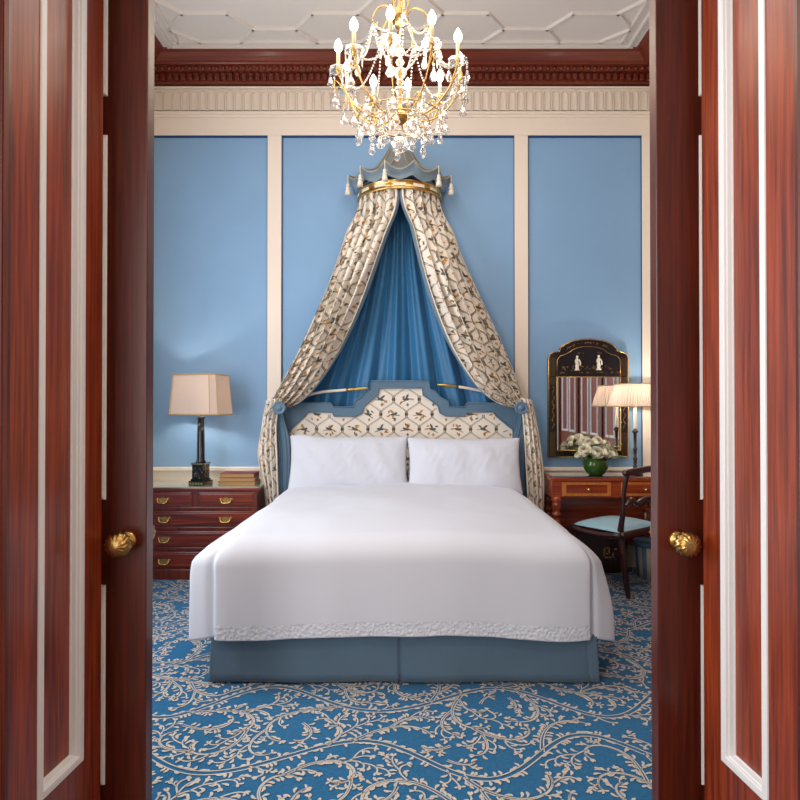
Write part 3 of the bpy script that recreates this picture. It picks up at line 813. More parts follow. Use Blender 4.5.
# curtains: inner and outer edges measured, folds added
def make_drape(s_, innerp, outerp, tail_in, tail_out, label):
    root = thing('bed_curtain', P(outerp[-1][0], 470, 5.1)*Vector((1, 1, 0)), label, 'curtain')
    NV = 90
    def edge(pts, dtop, dbot, lead):
        out = []
        for k, (x, y) in enumerate(pts):
            t = k/(len(pts)-1); out.append(P(x, y, dtop+(dbot-dtop)*t))
        return spline(out, NV)
    E1 = edge(innerp, 4.90, 4.99, 1); E2 = edge(outerp, 5.20, 5.02, 1)
    nf = 5.5
    def S(s, t):           # s 0 inner..1 outer, t 0..1
        q = t*NV; a = min(int(q), NV-1); f = q-a
        p1 = E1[a].lerp(E1[a+1], f); p2 = E2[a].lerp(E2[a+1], f)
        p = p1.lerp(p2, s)
        top = (1-sm(t*6))
        th = s_*(radians(3)+radians(80)*s)
        pr = ringpt(th, .340, p.z)
        p = p.lerp(Vector((pr.x, pr.y, p.z)), top)
        p.y -= .10*sin(pi*s)*(1-top)*sm(t*3)*(1-.35*t)
        amp = .048*(.35+.65*sm(t*3))*(1-.3*t)
        wv = sin(2*pi*nf*(s+.04*sin(5*t+2*s))+1.5)+.45*sin(2*pi*nf*2*(s+.02*sin(9*t))+.6*s_)*(1-t*.6)
        edgef = min(1, s*14)
        if t > .55:      # broad diagonal swag folds near the tie
            amp *= .9
        p.y -= amp*wv*edgef*.9
        p.x += s_*amp*.45*cos(2*pi*nf*s+1)*edgef*min(1, (1-s)*10)
        return p
    def norm(s, t):
        e = .003; a = S(min(1, s+e), t)-S(max(0, s-e), t); b = S(s, min(1, t+e))-S(s, max(0, t-e))
        n_ = a.cross(b); n_.normalize()
        if n_.y > 0: n_ = -n_
        return n_
    mb = MB(); mb.grid(lambda i, j: S(i, j), 170, 110)
    CW, CL = .78, 2.2
    for q, mi in toile(0, CW, 0, CL, .20, .26, 5+s_, 1):
        pts = []
        for u_, v_ in q:
            s, t = u_/CW, 1-v_/CL
            if not (0.012 < s < .995 and 0.004 < t < .985): pts = None; break
            pts.append(S(s, t)+norm(s, t)*(.0028+.0004*mi))
        if pts: mb.add(pts, [tuple(range(len(pts)))], mi, True)
    mb.build('curtain_panel', TM, root, world=True, merge=False)
    # contrast lining edge
    mb = MB()
    def lining(i, j):
        p = S(0, j*.985); d_ = Vector((-s_*.026, .03, .01))*(.5+.5*sin(pi*min(1, j*1.2+.1)))
        return p+d_*i*1.1+Vector((0, .002, 0))
    mb.grid(lining, 3, 80); mb.build('lining_edge', M_canopy, root, world=True)
    # tail hanging behind the roundel
    T1 = spline([P(x, y, 4.98) for x, y in tail_in], 40); T2 = spline([P(x, y, 5.02) for x, y in tail_out], 40)
    def T(s, t):
        q = t*40; a = min(int(q), 39); f = q-a
        p = T1[a].lerp(T1[a+1], f).lerp(T2[a].lerp(T2[a+1], f), s)
        amp = .018*(.4+.6*sm(t*2))
        p.y -= amp*sin(2*pi*4*s+.8*sin(4*t))+.05*sin(pi*s)*(1-.3*t)
        return p
    def tn(s, t):
        e = .01; a = T(min(1, s+e), t)-T(max(0, s-e), t); b = T(s, min(1, t+e))-T(s, max(0, t-e)); n_ = a.cross(b).normalized()
        return -n_ if n_.y > 0 else n_
    mb = MB(); mb.grid(T, 60, 60)
    for q, mi in toile(0, .36, 0, 1.3, .20, .26, 15+s_, 1):
        pts = []
        for u_, v_ in q:
            s, t = u_/.36, 1-v_/1.3
            if not (0.02 < s < .98 and 0.01 < t < .99): pts = None; break
            pts.append(T(s, t)+tn(s, t)*(.0028+.0004*mi))
        if pts: mb.add(pts, [tuple(range(len(pts)))], mi, True)
    mb.build('curtain_tail', TM, root, world=True, merge=False)
make_drape(-1, [(397, 189), (391, 216), (380, 248), (370, 277), (360, 304), (349, 330), (336, 356), (316, 386), (297, 404), (275, 410)],
           [(358, 189), (349, 220), (340, 250), (328, 283), (315, 314), (301, 345), (290, 366), (279, 386), (270, 402), (264, 416)],
           [(281, 398), (277, 425), (278, 460), (279, 500), (280, 540), (280, 571)], [(266, 400), (261, 430), (258, 456), (264, 488), (268, 530), (269, 571)],
           'cream bird-patterned bed curtain draped from the canopy to the left of the bed')
make_drape(1, [(404, 189), (411, 216), (418, 246), (427, 280), (436, 308), (446, 334), (458, 358), (478, 387), (500, 404), (526, 410)],
           [(440, 189), (450, 220), (460, 250), (473, 280), (487, 310), (501, 340), (511, 364), (520, 386), (526, 402), (531, 416)],
           [(520, 398), (523, 425), (525, 460), (527, 500), (528, 540), (528, 571)], [(532, 400), (538, 430), (542, 460), (544, 486), (543, 530), (543, 571)],
           'cream bird-patterned bed curtain draped from the canopy to the right of the bed')
# inner teal drape
hw = spline([(.30, PZ(190, 5.2), 0), (.36, 2.75, 0), (.55, 2.3, 0), (.74, 1.9, 0), (.93, 1.5, 0), (1.0, 1.2, 0), (1.0, .8, 0)], 60)
mb = MB()
def inn(i, j):
    q = j*60; a = min(int(q), 59); p = hw[a].lerp(hw[a+1], q-a)
    s_ = 2*i-1; x = CX+p.x*s_; t = j
    amp = .010+.020*sm(t*1.6)
    y = 5.195-amp*1.15*(sin(2*pi*7*i+.9*sin(3*t+6*i))+.35*sin(2*pi*17*i+2*t))-.008
    return Vector((x, y, p.y))
mb.grid(inn, 220, 60)
o = mb.build('bed_backdrop_curtain', M_inner, solid=.003); tag(o, 'plain teal-blue pleated curtain hanging on the wall behind the headboard', 'curtain')
# curtain rods
for s_, pts, lab in ((-1, [(288, 402), (305, 396), (322, 392), (345, 390), (369, 388)], 'slim white curtain arm with gilt tip left of the headboard crest'),
                     (1, [(516, 403), (497, 396), (482, 391), (460, 387), (437, 384.5)], 'slim white curtain arm with gilt tip right of the headboard crest')):
    w3 = spline([P(x, y, 5.145-.02*i) for i, (x, y) in enumerate(pts)], 30)
    rt = thing('curtain_arm', w3[0], lab, 'curtain arm')
    mb = MB(); mb.tube(w3[:24], .012, 10); mb.build('arm_rod', M_cream, rt, world=True)
    mb = MB(); mb.tube(w3[23:], [.013, .016, .011, .017, .013, .012, .007, .003][:len(w3[23:])], 10); mb.build('gilt_tip', M_gold, rt, world=True)

# ================================================================== DRESSER
DX0, DX1, DYf, DYb = PX(130, 4.85), PX(258, 4.85), 4.85, 5.235
DZ = PZ(487, 4.85)
dr = thing('chest_of_drawers', ((DX0+DX1)/2, 5.04, 0), 'polished mahogany chest of drawers with brass handles left of the bed', 'chest of drawers')
mb = MB(); mb.box(DX0+.01, DX1-.01, DYf+.012, DYb-.005, .05, DZ-.028); mb.box(DX0, DX1, DYf+.005, DYb, .0, .085, bev=.008)
for zz in (508.5, 528.5, 549): mb.box(DX0+.03, DX1-.03, DYf+.004, DYf+.02, PZ(zz+1.4, DYf), PZ(zz-1.4, DYf), bev=.003)
for xx in (DX0+.008, DX1-.04): mb.box(xx, xx+.032, DYf, DYf+.03, .08, DZ-.03, bev=.004)
mb.build('carcass', M_furnv, dr, world=True)
mb = MB(); mb.box(DX0-.012, DX1+.012, DYf-.012, DYb, DZ-.03, DZ-.005, bev=.006); mb.build('wooden_top', M_furn, dr, world=True)
mb = MB(); mb.box(DX0-.008, DX1+.008, DYf-.008, DYb, DZ-.005, DZ+.001)
mb.build('glass_top', mat('glass_sheet', (150, 175, 165), .03, spec=.8, coat=1), dr, world=True)
def brass_handle(x, z, yf_, parent, w_=.05):
    m = MB()
    pts = [(-.055, .0), (-.06, .012), (-.048, .022), (-.03, .014), (-.015, .02), (0, .024), (.015, .02), (.03, .014), (.048, .022), (.06, .012), (.055, 0), (.04, -.008), (.028, -.022), (0, -.028), (-.028, -.022), (-.04, -.008)]
    m.prism([(x+a*.9, z+b*.9) for a, b in pts], yf_-.003, yf_+.002)
    b = spline([(x-.04, yf_-.01, z+.008), (x-.034, yf_-.02, z-.012), (x-.018, yf_-.024, z-.022), (x, yf_-.025, z-.020), (x+.018, yf_-.024, z-.022), (x+.034, yf_-.02, z-.012), (x+.04, yf_-.01, z+.008)], 18)
    m.tube(b, .0042, 8)
    for sx in (-.04, .04): m.ball((x+sx, yf_-.008, z+.009), .009, 10)
    m.build('drawer_handle', M_gold, parent, world=True)
rowz = [(492.5, 506.5, 500), (511.5, 526, 519), (531.5, 546.5, 539), (552, 567.5, 561)]
for ri, (ya, yb_, yh) in enumerate(rowz):
    cols = [(133, 192), (197.5, 254)] if ri == 0 else [(133, 254)]
    for xa, xb in cols:
        x0, x1 = PX(xa, DYf), PX(xb, DYf); z0, z1 = PZ(yb_, DYf), PZ(ya, DYf)
        mb = MB(); mb.box(x0+.01, x1, DYf-.002, DYf+.03, z0, z1, bev=.005)
        mb.box(x0+.024, x1-.014, DYf-.006, DYf, z0+.014, z1-.014, bev=.003)
        dw = mb.build('drawer', M_furn, dr, world=True)
        hs = [(xa+xb)/2+1] if ri == 0 else [165, 226]
        for hx in hs: brass_handle(PX(hx, DYf), PZ(yh, DYf), DYf-.006, dw)

# ---- left lamp
def quadloop(hx, hy, ch):
    return [(-hx+ch, -hy), (hx-ch, -hy), (hx, -hy+ch), (hx, hy-ch), (hx-ch, hy), (-hx+ch, hy), (-hx, hy-ch), (-hx, -hy+ch)]
M_shade = bpy.data.materials.new('lamp_shade_silk'); M_shade.use_nodes = True
def shade_mat(m, col, ecol, pleat=0):
    nt = m.node_tree; nt.nodes.clear(); L = nt.links.new
    out = nt.nodes.new('ShaderNodeOutputMaterial'); d = nt.nodes.new('ShaderNodeBsdfDiffuse'); t = nt.nodes.new('ShaderNodeBsdfTranslucent'); mx = nt.nodes.new('ShaderNodeMixShader')
    d.inputs[0].default_value = lin(col); t.inputs[0].default_value = lin(ecol); mx.inputs[0].default_value = .5
    L(d.outputs[0], mx.inputs[1]); L(t.outputs[0], mx.inputs[2]); L(mx.outputs[0], out.inputs[0])
    return m
shade_mat(M_shade, (246, 232, 220), (176, 160, 146))
LD = 5.0
lx = PX(201, LD)
lz = DZ+.001
lamp = thing('table_lamp', (lx, LD, lz), 'table lamp with square cream shade and black gilt-painted column on the chest', 'lamp', rz=radians(-14))
mb = MB(); mb.box(-.070, .070, -.070, .070, 0, .035, bev=.004); mb.box(-.058, .058, -.058, .058, .035, .05, bev=.004)
mb.box(-.050, .050, -.050, .050, .05, .165, bev=.003); mb.box(-.058, .058, -.058, .058, .165, .18, bev=.004)
base = mb.build('lamp_base', M_blackl, lamp)
mb = MB()
rr = random.Random(4)
for k in range(4):
    R = Matrix.Rotation(k*pi/2, 4, 'Z')
    def gq(pl, y_): mb.add([R @ Vector((x, y_, z)) for x, z in pl], [tuple(range(len(pl)))])
    for q in range(5): # gilt foot ornament
        x = -.05+q*.025; gq([(x-.012, .010), (x, .004), (x+.012, .010), (x+.009, .022), (x, .028), (x-.009, .022)], -.0715)
    for q in range(16):
        x, z = rr.uniform(-.036, .036), rr.uniform(.062, .15); a = rr.uniform(0, 6.3); l = rr.uniform(.01, .024)
        gq([(x, z), (x+cos(a)*l, z+sin(a)*l), (x+cos(a+.5)*l, z+sin(a+.5)*l)], -.0512)
    gq([(-.052, .168), (.052, .168), (.052, .177), (-.052, .177)], -.0592)
mb.build('gilt_decoration', M_gold, base)
mb = MB()
mb.lathe([(.040, .18), (.040, .19), (.032, .2), (.030, .40), (.026, .535), (.034, .545), (.034, .555), (.0, .556)], (0, 0, 0), 20)
col = mb.build('lamp_column', M_blackl, lamp)
mb = MB()
for zz, aa in ((.23, -.4), (.26, -.1), (.31, -.5), (.39, -.5), (.41, -.2), (.48, -.1), (.29, 1.2), (.45, 1.0)):
    for q in range(4):
        a = -pi/2+aa+rr.uniform(-.35, .35); r = .0315-(zz-.2)*.01; z = zz+rr.uniform(-.014, .014)
        vs = [(r*cos(a+dx/r), r*sin(a+dx/r), z+dz) for dx, dz in ((-.010, 0), (0, -.010), (.011, .002), (0, .011))]
        mb.add(vs, [(0, 1, 2, 3)])
mb.build('gilt_decoration', M_gold, col)
sz0, sz1 = .575, .895
mb = MB()
def loop3(h, z, hx, hy, ch): return [(x, y, z) for x, y in quadloop(hx, hy, ch)]
b0 = loop3(0, sz0, .222, .16, .045); b1 = loop3(0, sz1, .192, .14, .038)
mb.add(b0+b1, [(i, (i+1) % 8, 8+(i+1) % 8, 8+i) for i in range(8)])
sh = mb.build('lamp_shade', M_shade, lamp, solid=.003)
mb = MB(); m_br = mat('shade_braid', (196, 168, 122), .7)
mb.tube(b0, .006, 6, closed=True); mb.tube(b1, .006, 6, closed=True)
for i in range(8): mb.tube([b0[i], b1[i]], .003, 5)
mb.build('shade_trim', m_br, sh)
mb = MB(); mb.tube([(0, 0, .55), (0, 0, .70)], .008, 8); mb.tube([(-.2, 0, .86), (.2, 0, .86)], .003, 6); mb.tube([(0, 0, .66), (0, 0, .87)], .004, 6)
mb.build('shade_support', M_brass, lamp)
M_bulb = mat('lit_bulb', (255, 240, 214), .3, emit=(255, 232, 196), estr=6)
mb = MB(); mb.ball((0, 0, .70), .03, 14, sz=1.2); mb.build('bulb', M_bulb, lamp)
point('table_lamp_light', (0, .02, .71), 18, (1, .9, .78), .035, lamp)

# ---- books
bz = lz
for k, (x0, x1, th, colr, lab, rz) in enumerate(((220, 257, .030, (150, 104, 82), 'tan leather-bound book at the bottom of the stack on the chest', -.02),
        (221, 256, .030, (166, 110, 74), 'light brown book in the middle of the stack on the chest', .03),
        (221.5, 256, .034, (122, 36, 40), 'dark red book lying on top of the stack on the chest', .0))):
    d_ = 5.0; xa, xb = PX(x0, d_), PX(x1, d_); w2 = (xb-xa)/2
    bk = thing('book', ((xa+xb)/2, d_+.03, bz), lab, 'book', rz=rz)
    mc = mat('book_cover_%d' % k, colr, .5, var=.1, vscale=20)
    mb = MB(); hd = .085
    mb.box(-w2, w2, -hd, hd, 0, .003); mb.box(-w2, w2, -hd, hd, th-.003, th); mb.box(w2-.004, w2, -hd, hd, 0, th)
    mb.build('book_cover', mc, bk)
    mb = MB(); mb.box(-w2+.006, w2-.004, -hd+.005, hd-.005, .003, th-.003); mb.build('pages', mat('book_pages', (176, 138, 92), .8), bk)
    bz += th+.0005

# ================================================================== DESK
TX0, TX1, TYf, TYb = PX(552, 4.85), 2.14, 4.85, 5.225
TZ = PZ(477, 4.85)
dk = thing('writing_desk', ((TX0+TX1)/2, 5.03, 0), 'mahogany writing desk with inlaid drawers and turned legs right of the bed', 'desk')
mb = MB(); mb.box(TX0-.012, TX1, TYf-.012, TYb, TZ-.034, TZ-.004, bev=.008); mb.build('desk_top', M_desk, dk, world=True)
mb = MB(); mb.box(TX0+.01, TX1-.01, TYf+.01, TYb-.01, TZ-.004, TZ+.001)
mb.build('glass_top', mat('dark_glass_sheet', (60, 66, 70), .04, spec=.8, coat=1), dk, world=True)
az0, az1 = PZ(497.5, 4.85), TZ-.034
mb = MB(); mb.box(TX0, TX1-.01, TYf+.006, TYb, az0, az1, bev=.002); mb.box(TX0+.05, TX1-.05, TYb-.03, TYb-.01, .22, az0)
mb.build('desk_apron', M_desk, dk, world=True)
for xa, xb, kx in ((562, 611, 588), (621, 672, 645)):
    x0, x1 = PX(xa, TYf), PX(xb, TYf)
    mb = MB(); mb.box(x0, x1, TYf-.001, TYf+.02, az0+.012, az1-.008, 0, bev=.002); mb.box(x0+.032, x1-.032, TYf-.004, TYf, az0+.034, az1-.026, 1, bev=.002)
    dw = mb.build('desk_drawer', [M_inlay, M_desk], dk, world=True)
    mb = MB(); mb.lathe([(0, 0), (.012, 0), (.006, .004), (.006, .012), (.013, .018), (.012, .025), (0, .028)], (PX(kx, TYf), TYf-.004, (az0+az1)/2), 14, 0, Matrix.Rotation(pi/2, 4, 'X'))
    mb.build('drawer_knob', M_gold, dw, world=True)
for lx_, ly_ in ((TX0+.045, TYf+.04), (TX1-.05, TYf+.04), (TX0+.045, TYb-.04), (TX1-.05, TYb-.04)):
    mb = MB()
    zt = az0+.002
    mb.lathe([(.02, 0), (.024, .04), (.018, .07), (.03, .3), (.034, zt-.18), (.026, zt-.165), (.040, zt-.15), (.040, zt-.135), (.028, zt-.125), (.03, zt-.10), (.042, zt-.085), (.036, zt-.07), (.04, zt-.055), (.03, zt-.045), (.042, zt-.03), (.042, zt)], (lx_, ly_, 0), 20)
    mb.build('leg', M_desk, dk, world=True)
# ---- lacquer box beneath, basket
bx = thing('lacquer_chest', (PX(600, 5.08), 5.1, 0), 'low black lacquer chest with gilt fretwork in the shade under the desk', 'chest')
a, b = PX(570, 5.0), PX(628, 5.0)
mb = MB(); mb.box(a, b, 5.02, 5.18, .02, .36, bev=.006); mb.build('chest_body', M_chair, bx, world=True)
mb = MB(); X0, Z0 = PX(603, 5.02), PZ(558, 5.02)
for (x0, x1, z0, z1) in ((0, .09, 0, .012), (0, .012, 0, .09), (0, .05, .078, .09), (.04, .052, .03, .09), (.02, .052, .03, .042), (.07, .082, 0, .08), (.07, .11, .068, .08)):
    mb.box(X0+x0, X0+x1, 5.016, 5.02, Z0+z0, Z0+z1)
mb.build('gilt_fretwork', M_gold, bx, world=True)
bk = thing('waste_basket', (PX(650, 4.95), 4.95, 0), 'blue and cream striped waste basket on the carpet under the desk', 'basket')
mb = MB(); n = 40; R0, R1, hz = .105, .13, .29
for j in range(n):
    a0, a1 = 2*pi*j/n, 2*pi*(j+1)/n
    vs = [(R0*cos(a0), R0*sin(a0), 0), (R0*cos(a1), R0*sin(a1), 0), (R1*cos(a1), R1*sin(a1), hz), (R1*cos(a0), R1*sin(a0), hz)]
    mb.add(vs, [(0, 1, 2, 3)], (j//2) % 2, True)
mb.lathe([(0, .002), (R0, .002)], (0, 0, 0), 40, 0)
mb.build('basket_body', [mat('basket_blue', (92, 128, 162), .7), mat('basket_cream', (196, 186, 164), .7)], bk, solid=.004)
mb = MB(); mb.lathe([(.128, hz-.035), (.134, hz-.035), (.136, hz), (.130, hz+.004), (.127, hz)], (0, 0, 0), 40); mb.build('basket_rim', MATS['basket_blue'], bk)

# ---- wall mirror
MY = 5.272-.03
mr = thing('wall_mirror', (PX(588.5, 5.22), D+.02, PZ(457, 5.22)), 'black lacquer chinoiserie wall mirror with arched top hanging over the desk', 'mirror')
def mp_(x, y): p = P(x, y, 5.22); return (p.x, p.z)
out = [(548.5, 457), (548.5, 358), (550, 354), (554, 352), (559, 351.5), (560.5, 349)]
arc = [(588+29*cos(a)*1.0, 352-13*sin(a)) for a in [pi-pi*i/14 for i in range(1, 14)]]
out += arc+[(616, 349), (617.5, 351.5), (622, 352), (626, 354), (628, 358), (628, 457)]
g0, g1, gz0, gz1 = 556.5, 620.5, 450.5, 377
po2 = [mp_(*p) for p in out]
mb = MB()
# frame built from pieces around the glass
mb.prism([mp_(548.5, 457), mp_(g0, 457), mp_(g0, 376), mp_(548.5, 376)], 5.215, 5.27)
mb.prism([mp_(g1, 457), mp_(628, 457), mp_(628, 376), mp_(g1, 376)], 5.215, 5.27)
mb.prism([mp_(g0, 457), mp_(g1, 457), mp_(g1, gz0), mp_(g0, gz0)], 5.215, 5.27)
mb.prism([mp_(548.5, gz1)]+[mp_(*p) for p in out[1:-1]]+[mp_(628, gz1)], 5.215, 5.27)
mfr = mb.build('mirror_frame', [M_blackl], mr, world=True)
mb = MB(); mb.tube([Vector((x, 5.214, z)) for x, z in po2]+[Vector((po2[0][0], 5.214, po2[0][1]))], .005, 8)
mb.tube([Vector((*[mp_(x, y)[0]], 5.214, mp_(x, y)[1])) for x, y in ((g0, gz0), (g0, gz1), (g1, gz1), (g1, gz0), (g0, gz0))], .004, 6)
ia = [(563+0, 352)]+[(588+25*cos(a), 354-9*sin(a)) for a in [pi-pi*i/12 for i in range(0, 13)]]
mb.tube([Vector((mp_(x, y)[0], 5.214, mp_(x, y)[1])) for x, y in [(557, 376), (557, 360), (560, 356), (566, 354)]+[(588+19*cos(a), 354-7.5*sin(a)) for a in [pi-pi*i/12 for i in range(1, 12)]]+[(610, 354), (617, 356), (620, 360), (620, 376)]], .0025, 6)
mb.build('gilt_edge', M_gold, mfr, world=True)
mb = MB()
def dot(x, y, s_=.6):
    c = mp_(x, y); k = s_*.0086
    mb.add([(c[0]-k, 5.2135, c[1]), (c[0], 5.2135, c[1]-k), (c[0]+k, 5.2135, c[1]), (c[0], 5.2135, c[1]+k)], [(0, 1, 2, 3)])
for side in ((550.3, 555.6), (621.6, 626.8)):
    x = side[0]; i = 0
    while x < side[1]:
        y = 358+(i % 2)*.9
        while y < 456:
            if not (385 < y < 432): dot(x, y, .34)
            y += 1.8
        x += .9; i += 1
rr = random.Random(9)
for k in range(46):   # gilt landscape in the dark lunette
    dot(rr.uniform(562, 616), 367.5+rr.gauss(0, 1.2), rr.uniform(.3, .9))
for k in range(26): dot(rr.uniform(560, 618), 372.5+rr.gauss(0, .5), rr.uniform(.3, .7))
for k in range(34):
    a = rr.uniform(.5, pi-.5); dot(588+24*cos(a), 354-11*sin(a)+rr.uniform(-.8, .8), rr.uniform(.3, .8))
for cx_ in (581, 599):
    for k in range(6): dot(cx_+rr.uniform(-3, 3), 353+rr.uniform(-1.2, 1.2), .45)
for cx_ in (553, 624):
    for k in range(34): dot(cx_+.9*sin(k*.9), 387+k*1.25, rr.uniform(.35, .75))
for k in range(10): dot(572+k*1.0, 453.5+rr.uniform(-.7, .7), .5)
mb.build('gilt_decoration', M_gold, mfr, world=True)
M_ivory = mat('ivory_inlay', (232, 224, 206), .5)
for cx_, by in ((577, 370.5), (598.5, 370)):
    mb = MB(); c = mp_(cx_, by); k = .0086
    mb.lathe([(0, 0), (2.8*k, 0), (2.6*k, 1*k), (1.6*k, 1.5*k), (1.9*k, 5*k), (1.3*k, 9*k), (1.7*k, 10.5*k), (.8*k, 12*k), (.6*k, 12.5*k)], (c[0], 5.214, c[1]), 10)
    mb.ball((c[0], 5.214, c[1]+13.6*k), 1.3*k, 10)
    mb.tube([(c[0]-1.5*k, 5.208, c[1]+11*k), (c[0]-2.3*k, 5.2, c[1]+8*k), (c[0]+.2*k, 5.2, c[1]+7*k)], .6*k, 6)
    mb.tube([(c[0]+1.5*k, 5.208, c[1]+11*k), (c[0]+2.4*k, 5.2, c[1]+8.5*k), (c[0]+2.6*k, 5.2, c[1]+5*k)], .6*k, 6)
    mb.build('ivory_figure', M_ivory, mfr, world=True)
mb = MB(); a, b = mp_(g0, gz0), mp_(g1, gz1); mb.box(a[0], b[0], 5.235, 5.25, a[1], b[1])
mb.build('mirror_glass', mat('mirror_silver', (235, 236, 238), .02, 1), mr, world=True)

# ---- right lamp
RD = 5.02
l2 = thing('candlestick_lamp', (PX(635, RD), RD, TZ+.001), 'slim dark candlestick lamp with pleated cream shade at right of the desk', 'lamp')
mb = MB(); mb.lathe([(.06, 0), (.062, .008), (.045, .018), (.03, .03), (.014, .05), (.02, .06), (.013, .075), (.015, .12), (.02, .13), (.012, .145), (.014, .2), (.019, .21), (.011, .225), (.014, .335), (.026, .35), (.026, .36), (.014, .365), (.013, .375), (0, .375)], n=20)
mb.build('lamp_stick', M_chair, l2)
mb = MB(); mb.lathe([(.014, .375), (.015, .385), (.013, .58), (0, .58)], n=16); mb.build('candle_sleeve', mat('ivory_sleeve', (240, 232, 214), .4), l2)
mb = MB(); n = 120; z0, z1 = .56, .742
def sq(a, hw_, ch=.25):
    # rounded-square radius
    c, s_ = abs(cos(a)), abs(sin(a)); return hw_/max((c**5+s_**5)**(1/5), 1e-6)
vs = []
for t in range(6):
    f = t/5
    for i in range(n*2):
        a = 2*pi*i/(n*2); r = sq(a, .185-.050*f)*(1+.03*(1 if (i//2) % 2 else -1)); vs.append((r*cos(a), r*sin(a), z0+(z1-z0)*f))
mb.add(vs, [(j*2*n+i, j*2*n+(i+1) % (2*n), (j+1)*2*n+(i+1) % (2*n), (j+1)*2*n+i) for j in range(5) for i in range(2*n)])
sh2 = mb.build('lamp_shade', M_shade, l2)
mb = MB()
for f, z in ((0, z0), (1, z1)):
    mb.tube([(sq(2*pi*i/48, .187-.050*f)*cos(2*pi*i/48), sq(2*pi*i/48, .187-.05*f)*sin(2*pi*i/48), z) for i in range(48)], .005, 6, closed=True)
mb.build('shade_trim', m_br, sh2)
mb = MB(); mb.tube([(0, 0, .58), (0, 0, .60)], .004, 6); mb.tube([(-.13, 0, .72), (.13, 0, .72)], .003, 6); mb.tube([(0, 0, .6), (0, 0, .72)], .003, 6); mb.build('shade_support', M_brass, l2)
mb = MB(); mb.ball((0, 0, .615), .02, 12, sz=1.5); mb.build('bulb', M_bulb, l2)
point('candlestick_lamp_light', (0, -.0, .66), 6, (1, .88, .74), .03, l2)

# ---- vase and roses
VD = 4.975
vx = PX(595.5, VD)
M_gglass = mat('green_glass', (84, 132, 50), .03, trans=.7, ior=1.4, coat=.3)
vs_ = thing('rose_bowl', (vx, VD, TZ+.001), 'round green glass bowl vase holding white roses on the desk', 'vase')
mb = MB(); mb.lathe([(0, 0), (.05, 0), (.075, .02), (.098, .06), (.102, .09), (.092, .125), (.075, .145), (.072, .145), (.086, .122), (.095, .09), (.09, .062), (.07, .026), (.04, .012), (0, .012)], n=32)
mb.build('glass_bowl', M_gglass, vs_)
mb = MB(); rr = random.Random(5)
M_leaf = mat('leaf_green', (84, 116, 46), .5, var=.25, vscale=30); M_stem = mat('stem_green', (58, 96, 34), .5)
def leafq(m, base, dirv, L, wd, mi=0):
    d_ = Vector(dirv).normalized(); s_ = d_.cross(Vector((0, 0, 1))); s_ = s_.normalized() if s_.length > .01 else Vector((1, 0, 0)); b = Vector(base); up = s_.cross(d_)
    pr = [(0, .1), (.25, .75), (.5, 1), (.75, .7), (1, .02)]
    vs = []
    for t, h in pr:
        c = b+d_*L*t-Vector((0, 0, 1))*L*.2*t*t
        vs += [c-s_*wd*h+up*wd*.2*h, c, c+s_*wd*h+up*wd*.2*h]
    m.add(vs, [(3*i+k, 3*i+k+1, 3*i+4+k, 3*i+3+k) for i in range(4) for k in range(2)], mi, True)
for k in range(26):
    a = rr.uniform(0, 6.28); r = rr.uniform(.02, .07)
    leafq(mb, (r*cos(a), r*sin(a), rr.uniform(.02, .07)), (cos(a+1.3), sin(a+1.3), 1.4), .08, .022)
mb.build('immersed_leaves', M_leaf, vs_)
M_rose = mat('white_rose_petal', (246, 241, 220), .55, sheen=.2)
M_rosec = mat('rose_heart_cream', (232, 218, 172), .6)
def rose_mesh():
    m = MB()
    for layer, (r, n_, fmax, op) in enumerate(((.010, 3, 2.6, 0), (.017, 3, 2.6, .0), (.024, 4, 2.45, .0), (.031, 5, 2.2, .08), (.037, 5, 1.7, .32))):
        for k in range(n_):
            a0 = 2*pi*k/n_+layer*.9; span = 2*pi/n_*1.3
            def f(i, j, a0=a0, span=span, r=r, fmax=fmax, op=op):
                e = abs(2*i-1); a = a0+(i-.5)*span
                ph = .25+(fmax-.25*e**3-.25)*j
                rad = r*(1+.06*e)*(1+op*j**3)
                return Vector((rad*sin(ph)*cos(a), rad*sin(ph)*sin(a), -rad*cos(ph)*1.08-op*.010*j**5))
            m.grid(f, 8, 8, 1 if layer < 2 else 0)
    return m
RM = rose_mesh()
roses = [(-.10, -.04, .205, 1.25, 'front left'), (-.015, -.075, .19, 1.35, 'front centre'), (.07, -.055, .195, 1.2, 'front right'), (.142, -.02, .178, 1.1, 'far right edge'),
         (-.135, .03, .165, .8, 'far left edge'), (-.06, .0, .265, .95, 'upper left'), (.015, -.01, .275, 1.15, 'top centre'), (.09, .0, .255, 1.0, 'upper right'),
         (-.09, .075, .225, .9, 'back left'), (-.01, .09, .24, .9, 'back centre'), (.075, .09, .23, .9, 'back right'), (.135, .05, .215, .75, 'back right edge')]
for k, (x, y, z, sc, where) in enumerate(roses):
    t = thing('rose', (vx+x, VD+y, TZ+z), 'open white rose at the %s of the bouquet in the green bowl' % where, 'rose', 'white roses in the green bowl')
    m = MB(); R = Matrix.Rotation(1.0, 4, Vector((.11-y, x, 0)).normalized()); sc *= .86
    m.add([R @ (v*sc) for v in RM.v], RM.f, 0, True); m.m = list(RM.m); m.build('bloom', [M_rose, M_rosec], t)
    m = MB(); b = Vector((-x*.6, -y*.6, -(z-.05))); m.tube(spline([(0, 0, -.015), (-x*.3, -y*.3, -.06), b], 8), .003, 6); m.build('stem', M_stem, t)
    m = MB()
    for q in range(6):
        a = rr.uniform(0, 6.28); leafq(m, (.02*cos(a), .02*sin(a), -.03), (cos(a), sin(a), .35), .075, .02)
    m.build('leaves', M_leaf, t)
M_sprig = mat('sprig_yellow_green', (150, 158, 84), .6)
